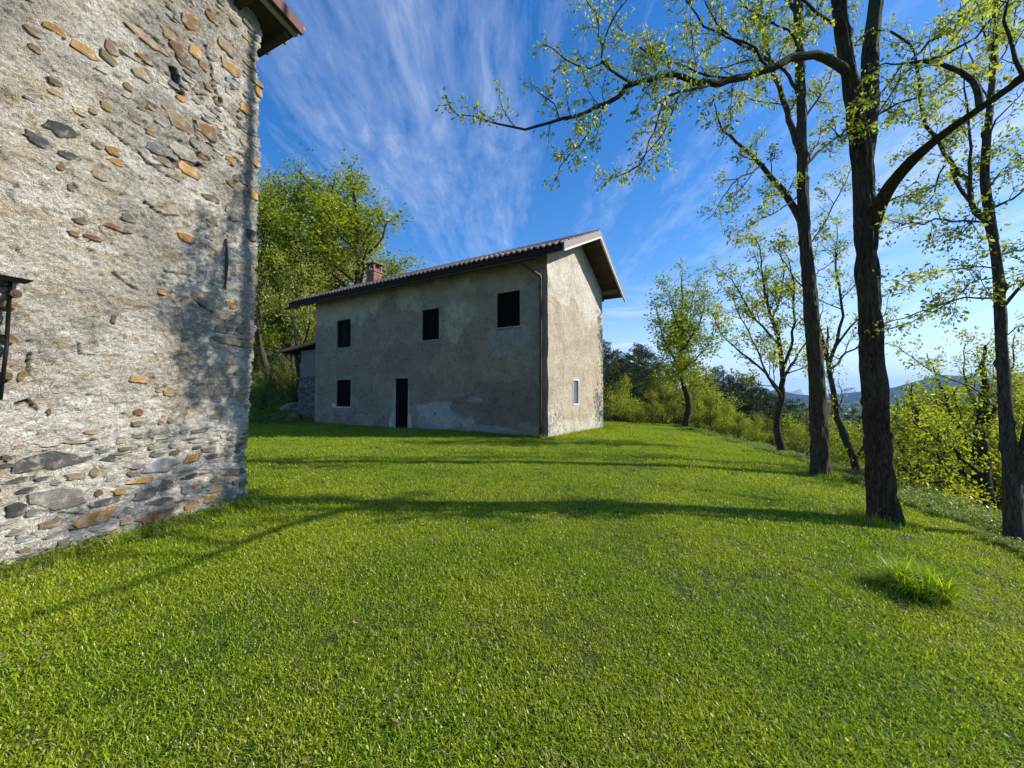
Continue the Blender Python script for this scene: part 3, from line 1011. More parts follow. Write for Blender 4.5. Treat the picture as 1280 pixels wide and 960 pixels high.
# rain streaks below the sills, spots where bits of render have dropped off
for a, b, zc, _ in OPEN[:4]:
    e = ss(0.25, 0.0, np.abs(T - a) * 3) + ss(0.25, 0, np.abs(T - b) * 3)
    c = blend(c, e * ss(-0.9, 0, ZZ - zc) * (ZZ < zc) * 0.35, (0.13, 0.12, 0.1))
rs = np.random.default_rng(3)
spots = np.zeros(T.shape)
for _ in range(70):
    a, b, r_ = rs.uniform(0.3, 13), rs.uniform(0.3, 5.6), rs.uniform(0.015, 0.05)
    spots = np.maximum(spots, ss(1.3, 0.8, np.hypot(T - a, (ZZ - b)) / r_))
c = blend(c, spots * 0.6, (0.10, 0.085, 0.07))
dh = 0.05 * (fbm(T * 0.6, ZZ * 0.6, 3, 111) - 0.5) + 0.016 * (fbm(T * 4, ZZ * 4, 4, 113) - 0.5) + 0.012 * limew + 0.012 * (fbm(T * 11, ZZ * 11, 2, 115) - 0.5) \
    - 0.03 * spots + 0.02 * pl
dh += 0.020 * (vnoise(T * 7, ZZ * 7, 117) - 0.5) + 0.012 * (vnoise(T * 12, ZZ * 12, 118) - 0.5)
dh *= ss(0.0, 0.15, near) * 0.7 + 0.3
corner_f = lambda z: 0.06 * (fbm(z * 1.3, z * 0 + 2, 4, 151) - 0.5)
corner_g = lambda z: 0.07 * (fbm(z * 1.6, z * 0 + 8, 4, 153) - 0.5)
k_ = np.exp(-T / 0.18)
dh = dh * (1 - k_) + corner_f(ZZ) * k_
dh *= ss(HL, HL - 0.2, T)
Tw = T - corner_g(ZZ) * k_
V = np.stack([HF[0] * Tw - HG[0] * dh, HF[1] * Tw - HG[1] * dh, ZZ], -1)
# the near corner is rounded, not razor sharp
top = ZZ > 6.33
V[..., 2] = np.minimum(V[..., 2], zroof(0) - 0.14)
obj('front_wall', mesh_np('front_wall', V.reshape(-1, 3), grid_faces(len(tu), len(tz), mask), M_house, True, c.reshape(-1, 3)), house)

# near gable wall
FD = 1.0
GO = (2.22, 2.74, 1.20, 2.10)
gu = cuts(axis([(0, HD, 0.04)]), list(GO[:2]))
gz2 = cuts(axis([(-0.25, 7.9, 0.04)]), list(GO[2:]))
G_, Z2 = np.meshgrid(gu, gz2, indexing='ij')
zr = np.where(G_ <= RID, ZE + (G_ + OVF) * SLP, ZB + (2 * RID + OVF - G_) * SLB) - 0.14
cg = (gu[:-1] + gu[1:]) / 2
cz2 = (gz2[:-1] + gz2[1:]) / 2
mask = ~((cg[:, None] > GO[0]) & (cg[:, None] < GO[1]) & (cz2[None] > GO[2]) & (cz2[None] < GO[3]))
mask &= (cz2[None] < np.interp(cg, gu, zr[:, 0])[:, None] + 0.03)
fb = fbm(G_ * 1.2, Z2 * 1.2, 5, 131)
fb2 = fbm(G_ * 3, Z2 * 3, 5, 137)
c = np.ones(G_.shape + (3,)) * np.array([0.43, 0.375, 0.295])
bd = 5.25 - 0.11 * G_ + 0.5 * (fb2 - 0.5) + 0.9 * (fb - 0.5) - 0.25 * np.sin(G_ * 2.1)
up_ = ss(-0.04, 0.04, Z2 - bd)
c = blend(c, up_ * 0.8, (0.56, 0.53, 0.47))
c = blend(c, up_ * ss(0.55, 0.65, fb2) * 0.5, (0.40, 0.37, 0.31))
lw = ss(-0.05, 0.12, (0.62 + 0.5 * ss(2.0, 0.3, G_) + 0.7 * ss(3.6, 5.9, G_) * (1) + 0.7 * (fb - 0.5)) - Z2)
c = blend(c, lw * 0.6, (0.54, 0.52, 0.47))
c = blend(c, ss(0.56, 0.66, fb2) * 0.35 * (1 - up_), (0.33, 0.285, 0.22))
gn = np.maximum(np.maximum(GO[0] - G_, G_ - GO[1]), np.maximum(GO[2] - Z2, Z2 - GO[3]))
c = blend(c, ss(0.10, 0.08, gn) * 0.8, (0.58, 0.57, 0.54))
spots = np.zeros(G_.shape)
for _ in range(46):
    a, b, r_ = rs.uniform(0.0, 1.4) ** 1.3, rs.uniform(0.2, 1.15), rs.uniform(0.015, 0.05)
    spots = np.maximum(spots, ss(1.3, 0.7, np.hypot(G_ - a, Z2 - b) / r_))
c = blend(c, spots * 0.55, (0.14, 0.12, 0.10))
dg = 0.05 * (fbm(G_ * 0.7, Z2 * 0.7, 3, 141) - 0.5) + 0.02 * (fbm(G_ * 4, Z2 * 4, 4, 143) - 0.5) - 0.012 * up_ + 0.014 * (fbm(G_ * 12, Z2 * 12, 2, 144) - 0.5) - 0.04 * spots
k_ = np.exp(-G_ / 0.18)
dg = dg * (1 - k_) + corner_g(Z2) * k_
Gw = G_ - corner_f(Z2) * k_
V = np.stack([HG[0] * Gw - HF[0] * dg, HG[1] * Gw - HF[1] * dg, np.minimum(Z2, zr)], -1)
obj('gable_wall', mesh_np('gable_wall', V.reshape(-1, 3), grid_faces(len(gu), len(gz2), mask)[:, ::-1].copy(), M_house, True, c.reshape(-1, 3)), house)
# far gable and rear wall, plain
M_plain = mat_simple('grey_render', (0.26, 0.23, 0.18), 0.95, 0.25, 1.2, 0.5, 0.01)
mb = MB()
mb.box(hp(0.06, HD - .35, -.25), hp(HL - .1, 0, 0) - hp(0, 0, 0), hp(0, .34, 0) - hp(0, 0, 0), (0, 0, 6.2))
mb.obj('rear_wall', M_plain, house)
mb = MB()
mb.box(hp(HL - .35, .05, -.25), hp(.35, 0, 0) - hp(0, 0, 0), hp(0, HD - .4, 0) - hp(0, 0, 0), (0, 0, 6.45))
b0_ = len(mb.V)
p_ = [hp(HL - .02, .05, 6.2), hp(HL - .02, HD - .05, 6.2), hp(HL - .02, RID, zroof(RID) - .15), hp(HL - .35, .05, 6.2), hp(HL - .35, HD - .05, 6.2), hp(HL - .35, RID, zroof(RID) - .15)]
mb.V += [tuple(v) for v in p_]
mb.F3 += [[b0_, b0_ + 1, b0_ + 2], [b0_ + 3, b0_ + 5, b0_ + 4]]
mb.obj('far_gable_wall', M_plain, house)

# openings: reveals, shutters, door
M_reveal = mat_simple('reveal_plaster', (0.30, 0.28, 0.24), 0.95, 0.2, 6, 0.4, 0.005)
M_whitepl = mat_simple('white_plaster', (0.60, 0.59, 0.55), 0.95, 0.15, 6, 0.4, 0.005)
M_shut = mat_simple('almost_black_boards', (0.007, 0.0065, 0.0065), 0.9, 0.3, 6, 0.3, 0.003, stretch=(1, 1, .2), spec=.05)
M_shutg = mat_simple('dark_greenish_boards', (0.014, 0.018, 0.013), 0.9, 0.3, 6, 0.3, 0.003, spec=.05)


def reveal(a, b, z0, z1, depth, mat, parent, deep_left=None):
    m_ = MB()
    th = 0.02
    m_.box(hp(a - th, 0.01, z0), hp(th, 0, 0) - hp(0, 0, 0), hp(0, depth, 0) - hp(0, 0, 0), (0, 0, z1 - z0))
    m_.box(hp(b, 0.01, z0), hp(th, 0, 0) - hp(0, 0, 0), hp(0, depth, 0) - hp(0, 0, 0), (0, 0, z1 - z0))
    m_.box(hp(a - th, 0.01, z1), hp(b - a + 2 * th, 0, 0) - hp(0, 0, 0), hp(0, depth, 0) - hp(0, 0, 0), (0, 0, th))
    m_.box(hp(a - th, 0.01, z0 - th), hp(b - a + 2 * th, 0, 0) - hp(0, 0, 0), hp(0, depth, 0) - hp(0, 0, 0), (0, 0, th))
    return m_.obj('reveal', mat, parent)


wl_ = ['small open upper window with dark interior at far left', 'upper boarded black window in the middle of the front',
       'large upper boarded black window nearest the downpipe', 'lower boarded window with thin pale sill', None]
for i, (a, b, z0, z1) in enumerate(OPEN[:4]):
    dpt = 0.09 if i != 0 else 0.12
    f_ = MB()
    fw = 0.045
    for (aa, bb, c0_, c1_) in ((a, a + fw, z0, z1), (b - fw, b, z0, z1), (a + fw, b - fw, z0, z0 + fw), (a + fw, b - fw, z1 - fw, z1)):
        f_.box(hp(aa, dpt - .05, c0_), hp(bb - aa, 0, 0) - hp(0, 0, 0), hp(0, .05, 0) - hp(0, 0, 0), (0, 0, c1_ - c0_))
    win = f_.obj('window', M_shutg if i == 0 else M_shut, house, label=wl_[i])
    reveal(a, b, z0, z1, 0.3, M_reveal, win)
    nb = 4 if b - a < 1 else 5
    for k in range(nb):
        w = (b - a - 2 * fw) / nb
        m_ = MB()
        m_.box(hp(a + fw + k * w + .006, dpt + .004 * (k % 2), z0 + fw + .003), hp(w - .012, 0, 0) - hp(0, 0, 0), hp(0, .02, 0) - hp(0, 0, 0), (0, 0, z1 - z0 - 2 * fw - .006))
        m_.obj('shutter_board', M_shutg if (i == 0 and k in (2, 3)) else M_shut, win)
    m_ = MB()
    m_.box(hp(a, dpt + .07, z0), hp(b - a, 0, 0) - hp(0, 0, 0), hp(0, .03, 0) - hp(0, 0, 0), (0, 0, z1 - z0))
    m_.obj('dark_backing', M_shut, win)
    m_ = MB()
    m_.box(hp(a - .07, -.055, z0 - .05), hp(b - a + .14, 0, 0) - hp(0, 0, 0), hp(0, .22, 0) - hp(0, 0, 0), (0, 0, .045))
    m_.obj('sill', M_whitepl if i == 3 else M_reveal, win)
a, b, z0, z1 = OPEN[4]
m_ = MB()
m_.box(hp(a - .0, .14, z0), hp(b - a, 0, 0) - hp(0, 0, 0), hp(0, .03, 0) - hp(0, 0, 0), (0, 0, z1 - z0))
door = m_.obj('door', M_shut, house, label='narrow black front door in white plastered opening')
for k in range(4):
    w = (b - a) / 4
    m_ = MB()
    m_.box(hp(a + k * w + .006, .118, z0), hp(w - .012, 0, 0) - hp(0, 0, 0), hp(0, .02, 0) - hp(0, 0, 0), (0, 0, z1 - z0 - .04))
    m_.obj('door_board', M_shut, door)
reveal(a, b, z0, z1, 0.25, M_whitepl, door)
m_ = MB()
m_.box(hp(a + .05, .09, 1.05), hp(.02, 0, 0) - hp(0, 0, 0), hp(0, .03, 0) - hp(0, 0, 0), (0, 0, .16))
m_.obj('handle', M_iron, door)
m_ = MB()
m_.box(hp(a - .08, -.30, -.05), hp(b - a + .55, 0, 0) - hp(0, 0, 0), hp(0, .45, 0) - hp(0, 0, 0), (0, 0, .13))
m_.obj('doorstep', mat_simple('worn_step_stone', (0.33, 0.31, 0.27), 0.9, 0.2, 4, 0.5, 0.01), house)

# gable window: pale frame with blue-grey shutter
M_bluesh = mat_simple('blue_grey_shutter', (0.09, 0.11, 0.16), 0.6, 0.12, 6, 0.15, 0.003)
M_whiteframe = mat_simple('white_frame', (0.50, 0.50, 0.49), 0.6, 0.06, 6, 0.1, 0.002)


def gb(t0, t1, g0, g1, z0, z1):
    m = MB()
    m.box(hp(t0, g0, z0), hp(t1 - t0, 0, 0) - hp(0, 0, 0), hp(0, g1 - g0, 0) - hp(0, 0, 0), (0, 0, z1 - z0))
    return m


m_ = MB()
for (g0, g1, c0_, c1_) in ((GO[0] - .02, GO[0] + .02, GO[2], GO[3]), (GO[1] - .02, GO[1] + .02, GO[2], GO[3]), (GO[0] - .03, GO[1] + .03, GO[3], GO[3] + .07), (GO[0] - .05, GO[1] + .05, GO[2] - .06, GO[2])):
    m_.box(hp(-.03, g0, c0_), hp(.14, 0, 0) - hp(0, 0, 0), hp(0, g1 - g0, 0) - hp(0, 0, 0), (0, 0, c1_ - c0_))
gw = m_.obj('window', M_whiteframe, house, label='tall narrow gable window with white frame and blue grey shutter')
for k in range(2):
    w = (GO[1] - GO[0] - .04) / 2
    gb(.035, .06, GO[0] + .02 + k * w + .004, GO[0] + .02 + (k + 1) * w - .004, GO[2], GO[3]).obj('shutter', M_bluesh, gw)

# roof structure
M_wood = mat_simple('weathered_roof_boards', (0.075, 0.043, 0.027), 0.85, 0.4, 2.5, 0.5, 0.008, stretch=(1, 1, 1), rnd=0.25)
M_raft = mat_simple('dark_rafters', (0.018, 0.013, 0.010), 0.85, 0.35, 5, 0.5, 0.008)
M_purlin = mat_simple('pale_purlin_ends', (0.17, 0.12, 0.075), 0.85, 0.3, 5, 0.4, 0.008)
TL, TR = HL + OVL, -OVN
roof = MB()
for s_, (g0, g1) in (('f', (-OVF, RID)), ('b', (RID, 2 * RID + OVF))):
    za, zb = zroof(g0), zroof(g1)
    roof.hexa([hp(TR + .02, g0, za - .045), hp(TL, g0, za - .045), hp(TL, g1, zb - .045), hp(TR + .02, g1, zb - .045),
               hp(TR + .02, g0, za), hp(TL, g0, za), hp(TL, g1, zb), hp(TR + .02, g1, zb)])
roof = roof.obj('roof', M_raft, house)
# soffit boards of the two verges: each board runs up the overhang, laid one by one
for side in (0, 1):
    for k in range(17):
        g0 = (-OVF + 0.02 + k * 0.205) if side == 0 else (RID + 0.02 + k * 0.205)
        g1 = g0 + 0.19
        if (side == 0 and g1 > RID) or (side == 1 and g1 > 2 * RID + OVF):
            continue
        m_ = MB()
        z0, z1 = zroof(g0) - .047 - .012 * (k % 2), zroof(g1) - .047 - .012 * (k % 2)
        m_.hexa([hp(TR + .03, g0, z0 - .02), hp(0.1, g0, z0 - .02), hp(0.1, g1, z1 - .02), hp(TR + .03, g1, z1 - .02),
                 hp(TR + .03, g0, z0), hp(0.1, g0, z0), hp(0.1, g1, z1), hp(TR + .03, g1, z1)])
        m_.obj('soffit_board', M_wood, roof)
for k in range(26):
    t0 = -0.5 + k * 0.6
    m_ = MB()
    for (g0, g1) in ((-OVF + .06, .3), (2 * RID - .3, 2 * RID + OVF - .06)):
        m_.hexa([hp(t0, g0, zroof(g0) - .21), hp(t0 + .09, g0, zroof(g0) - .21), hp(t0 + .09, g1, zroof(g1) - .17), hp(t0, g1, zroof(g1) - .17),
                 hp(t0, g0, zroof(g0) - .05), hp(t0 + .09, g0, zroof(g0) - .05), hp(t0 + .09, g1, zroof(g1) - .05), hp(t0, g1, zroof(g1) - .05)])
    if t0 < 0.05:
        continue
    m_.obj('rafter', M_raft, roof)
for g_, hh2 in ((0.02, .16), (RID, .2), (2 * RID - .02, .18)):
    m_ = MB()
    zt_ = zroof(g_) - .10
    m_.box(hp(TR + .10, g_ - .08, zt_ - hh2), hp(-TR + .0, 0, 0) - hp(0, 0, 0), hp(0, .16, 0) - hp(0, 0, 0), (0, 0, hh2))
    m_.box(hp(HL - .1, g_ - .08, zt_ - hh2), hp(OVL - .1, 0, 0) - hp(0, 0, 0), hp(0, .16, 0) - hp(0, 0, 0), (0, 0, hh2))
    m_.obj('purlin', M_purlin, roof)
# sheet-metal verge: mauve-grey board with a bright drip edge
M_verge = mat_simple('mauve_grey_sheet', (0.21, 0.175, 0.165), 0.55, 0.08, 3, 0.15, 0.003, metal=0.1)
M_drip = mat_simple('bright_drip_edge', (0.60, 0.59, 0.57), 0.4, 0.05, 3, 0.1, 0.002)
for (ga, gb_) in ((-OVF - .02, RID - .001), (RID + .001, 2 * RID + OVF + .02)):
    za, zb = zroof(ga), zroof(gb_)
    m_ = MB()
    m_.hexa([hp(TR - .03, ga, za - .19), hp(TR + .015, ga, za - .19), hp(TR + .015, gb_, zb - .19), hp(TR - .03, gb_, zb - .19),
             hp(TR - .03, ga, za + .05), hp(TR + .015, ga, za + .05), hp(TR + .015, gb_, zb + .05), hp(TR - .03, gb_, zb + .05)])
    vb = m_.obj('verge_board', M_verge, roof)
    m_ = MB()
    m_.hexa([hp(TR - .05, ga, za - .255), hp(TR + .02, ga, za - .255), hp(TR + .02, gb_, zb - .255), hp(TR - .05, gb_, zb - .255),
             hp(TR - .05, ga, za - .192), hp(TR + .02, ga, za - .192), hp(TR + .02, gb_, zb - .192), hp(TR - .05, gb_, zb - .192)])
    m_.obj('drip_edge', M_drip, roof)

# tiles -------------------------------------------------------------
TWD, TLN = 0.225, 0.36


def tile_geo():
    xs = np.linspace(-TWD / 2, TWD / 2, 8)
    prof = 0.052 * np.clip(np.cos((xs / TWD) * 2 * math.pi * 0.98), -0.35, 1) + 0.018
    V, F = [], []
    for y, lift in ((-0.02, 0.022), (TLN + 0.03, 0.0)):
        for x, z in zip(xs, prof):
            V.append((x, y, z + lift))
    n = len(xs)
    for k in range(n - 1):
        F.append((k, k + 1, n + k + 1, n + k))
    b = len(V)
    for x, z in zip(xs, prof):
        V.append((x, -0.02, z + 0.022 - 0.032))
    for k in range(n - 1):
        F.append((b + k, b + k + 1, k + 1, k))
    return np.array(V), np.array(F)


TV, TF = tile_geo()
tile_me = mesh_np('tile', TV, TF, M_tile, True)
up_f = Vector(hp(0, 1, SLP)).normalized()
up_b = Vector(hp(0, -1, SLB)).normalized()
ax_t = Vector(hp(1, 0, 0)).normalized()
ncols = int((TL - TR) / TWD)
nrows = int(math.hypot(RID + OVF, ZR - ZE) / (TLN - 0.02))
slopeL = math.hypot(RID + OVF, ZR - ZE)


def tile_frame(side, c_, r_):
    y = up_f if side == 0 else up_b
    x = -ax_t if side == 0 else ax_t
    z = x.cross(y)
    g0 = -OVF - 0.05 if side == 0 else 2 * RID + OVF + 0.05
    o = hp(TR + (c_ + .5) * TWD, g0, zroof(g0)) + y * (r_ * slopeL / nrows) + z * (0.008 + random.uniform(-.003, .006))
    yaw = random.uniform(-.02, .02)
    m = Matrix((x, y, z)).transposed() @ Matrix.Rotation(yaw, 3, 'Z')
    return o, m


for r_ in range(4):
    for c_ in range(ncols):
        o, m = tile_frame(0, c_, r_)
        t_ = bpy.data.objects.new('tile', tile_me)
        t_.matrix_local = Matrix.Translation(o) @ m.to_4x4()
        link(t_, roof)
VV, FF = [], []
for side, rr in ((0, range(4, nrows)), (1, range(0, nrows))):
    for r_ in rr:
        for c_ in range(ncols):
            o, m = tile_frame(side, c_, r_)
            mm = np.array(m)
            FF.append(TF + len(VV) * len(TV))
            VV.append(TV @ mm.T + np.array(o))
obj('upper_tiles', mesh_np('upper_tiles', np.concatenate(VV), np.concatenate(FF), M_tile, True), roof, kind='stuff')
for k in range(int((TL - TR) / 0.36)):
    m_ = MB()
    t0 = TR + .02 + k * .36
    m_.tube([hp(t0, RID, ZR - .02), hp(t0 + .38, RID, ZR + .0)], [0.115, 0.10], 10)
    m_.obj('ridge_tile', M_tile, roof, smooth=True)
# eave board and gutter
m_ = MB()
m_.hexa([hp(TR + .04, -OVF - .005, zroof(-OVF) - .22), hp(TL, -OVF - .005, zroof(-OVF) - .22), hp(TL, -OVF + .03, zroof(-OVF) - .22), hp(TR + .04, -OVF + .03, zroof(-OVF) - .22),
         hp(TR + .04, -OVF - .005, zroof(-OVF) - .047), hp(TL, -OVF - .005, zroof(-OVF) - .047), hp(TL, -OVF + .03, zroof(-OVF) - .047), hp(TR + .04, -OVF + .03, zroof(-OVF) - .047)])
m_.obj('eave_board', M_raft, roof)
M_copper = mat_simple('dark_copper_brown', (0.085, 0.042, 0.03), 0.5, 0.25, 6, 0.15, 0.003, metal=0.35)
gv, gf = [], []
ng = 9
for e, t in enumerate((0.15, TL + .25)):
    for k in range(ng):
        a = math.pi + math.pi * k / (ng - 1)
        for rr_ in (0.065, 0.058):
            gv.append(tuple(hp(t, -OVF - .075 + math.cos(a) * rr_, 6.075 + math.sin(a) * rr_)))
for k in range(ng - 1):
    for w in (0, 1):
        gf.append((k * 2 + w, k * 2 + 2 + w, ng * 2 + k * 2 + 2 + w, ng * 2 + k * 2 + w))
obj('gutter', mesh_np('gutter', np.array(gv), np.array(gf), M_copper, True), house)
m_ = MB()
tp = 0.22
dn_pts = [hp(.62, -OVF - .07, 6.02), hp(.62, -OVF - .04, 5.93), hp(.45, -.35, 5.80), hp(tp, -.11, 5.62), hp(tp, -.10, 5.5), hp(tp, -.10, 3.0), hp(tp, -.10, 0.5), hp(tp, -.11, .20), hp(tp - .01, -.16, .08)]
m_.tube(dn_pts, 0.045, 12)
dp_ = m_.obj('downpipe', M_copper, house, smooth=True)
for z_ in (5.2, 3.6, 2.0, .6):
    m_ = MB()
    m_.tube([hp(tp, -.10, z_), hp(tp, -.10, z_ + .04)], 0.056, 12)
    m_.beam(hp(tp, -.10, z_ + .02), hp(tp, .02, z_ + .02), .02, .02)
    m_.obj('bracket', M_iron, dp_)
m_ = MB()
m_.tube([hp(tp, -.10, .42), hp(tp, -.10, .24)], [0.06, 0.06], 12)
m_.obj('shoe', M_black, dp_)

# chimney: brick stack with an open brick lantern and a stone cap
M_brick = mat_simple('orange_brick', (0.25, 0.135, 0.10), 0.9, 0.3, 10, 0.5, 0.006, rnd=0.3)
chn = Vector(hp(11.35, 2.1, 0))


def cbox(m, t, g, z, wt, wg, hz_):
    m.box(chn + hp(t - wt / 2, g - wg / 2, z), hp(wt, 0, 0) - hp(0, 0, 0), hp(0, wg, 0) - hp(0, 0, 0), (0, 0, hz_))


zc0 = zroof(2.1)
m_ = MB()
cbox(m_, 0, 0, zc0 - .5, .54, .52, 1.0)
chim = m_.obj('chimney', M_brick, roof)
zc = zc0 + .50
cap = MB()
cbox(cap, 0, 0, zc, .66, .64, .07)
for t_ in (-.24, 0, .24):
    for g_ in (-.23, .23):
        cbox(cap, t_, g_, zc + .07, .08, .09, .36)
cbox(cap, 0, 0, zc + .073, .24, .22, .34)
cbox(cap, 0, 0, zc + .43, .76, .72, .05)
b_ = len(cap.V)
for (t_, g_) in ((-.32, -.30), (.32, -.30), (.32, .30), (-.32, .30)):
    cap.V.append(tuple(chn + hp(t_, g_, zc + .482)))
cap.V.append(tuple(chn + hp(0, 0, zc + .62)))
for k in range(4):
    cap.F3.append([b_ + k, b_ + (k + 1) % 4, b_ + 4])
o_ = cap.obj('chimney_cap', M_brick, chim)
# brick courses of the stack seen above the tiles: recessed joints
for r_ in range(8):
    zc_ = zc0 - .28 + r_ * .10
    if zc_ > zc - .1:
        break
    for side in range(2):
        for k in range(3):
            m = MB()
            if side == 0:
                cbox(m, -.18 + k * .185 - .01 * (r_ % 2), -.262, zc_, .170, .03, .082)
            else:
                cbox(m, -.272, -.17 + k * .17, zc_, .03, .155, .082)
            m.obj('brick', M_brick, chim)

# ------------------------------------------------------------------ lean-to behind the far gable
shed = empty('lean_to_shed', tuple(hp(14.3, 1.5, 0) + hloc), 'low lean-to with tiled roof and rubble foot behind farmhouse left end', 'shed')
sh_o = Vector(hp(14.3, 1.5, 0))
sp = lambda t, g, z: hp(t, g, z) - sh_o
m_ = MB()
m_.box(sp(13.3, .5, 2.55), hp(2.1, 0, 0) - hp(0, 0, 0), hp(0, 3.2, 0) - hp(0, 0, 0), (0, 0, 1.45))
m_.obj('wall', mat_simple('pale_shed_render', (0.19, 0.175, 0.14), 0.95, 0.2, 2, 0.4, 0.01), shed)
m_ = MB()
m_.box(sp(13.3, .46, -.2), hp(2.14, 0, 0) - hp(0, 0, 0), hp(0, 3.25, 0) - hp(0, 0, 0), (0, 0, 2.74))
foot = m_.obj('stone_foot', mat_simple('shed_mortar', (0.15, 0.135, 0.11), 0.95, 0.3, 5, 0.6, 0.01), shed)
fang = math.atan2(-HG[1], -HG[0]) - math.pi / 2
zz_ = 0.1
while zz_ < 2.5:
    t_ = 13.32
    hh2 = random.uniform(.10, .17)
    while t_ < 15.35:
        ww = random.uniform(.16, .34)
        o = bpy.data.objects.new('stone', stone_mesh(ww * .95, hh2 * .95, .04, tone_mats[random.choice([GRY, BRN, BRN, SLT])]))
        o.location = sp(t_ + ww / 2, .452, zz_ + hh2 / 2)
        o.rotation_euler = (0, random.uniform(-.05, .05), fang)
        link(o, foot)
        t_ += ww
    zz_ += hh2
m_ = MB()
zA, zB = 4.25, 3.90
m_.hexa([sp(13.27, .1, zA), sp(16.7, .1, zB), sp(16.7, 4, zB), sp(13.27, 4, zA), sp(13.27, .1, zA + .05), sp(16.7, .1, zB + .05), sp(16.7, 4, zB + .05), sp(13.27, 4, zA + .05)])
rfs = m_.obj('roof', M_raft, shed)
m_ = MB()
for k in range(17):
    g_ = .15 + k * .225
    m_.tube([sp(13.27, g_, zA + .09), sp(16.76, g_, zB + .09)], .095, 7)
m_.obj('roof_tiles', mat_simple('terracotta', (0.46, 0.21, 0.13), 0.85, 0.3, 3, 0.5, 0.006), rfs, kind='stuff')
m_ = MB()
m_.tube([sp(13.27, .12, zA + .09), sp(16.76, .12, zB + .09)], .10, 8)
m_.obj('verge_tile', bpy.data.materials['terracotta'], rfs)
m_ = MB()
m_.beam(sp(15.42, .5, 3.3), sp(15.42, .5, 3.9), .08, .08, (1, 0, 0))
m_.beam(sp(15.42, .5, 3.35), sp(16.1, .5, 3.93), .08, .08)
m_.obj('bracket', M_raft, shed)


# ================================================================== VEGETATION
def norm(v):
    return v / (np.linalg.norm(v, axis=-1, keepdims=True) + 1e-9)


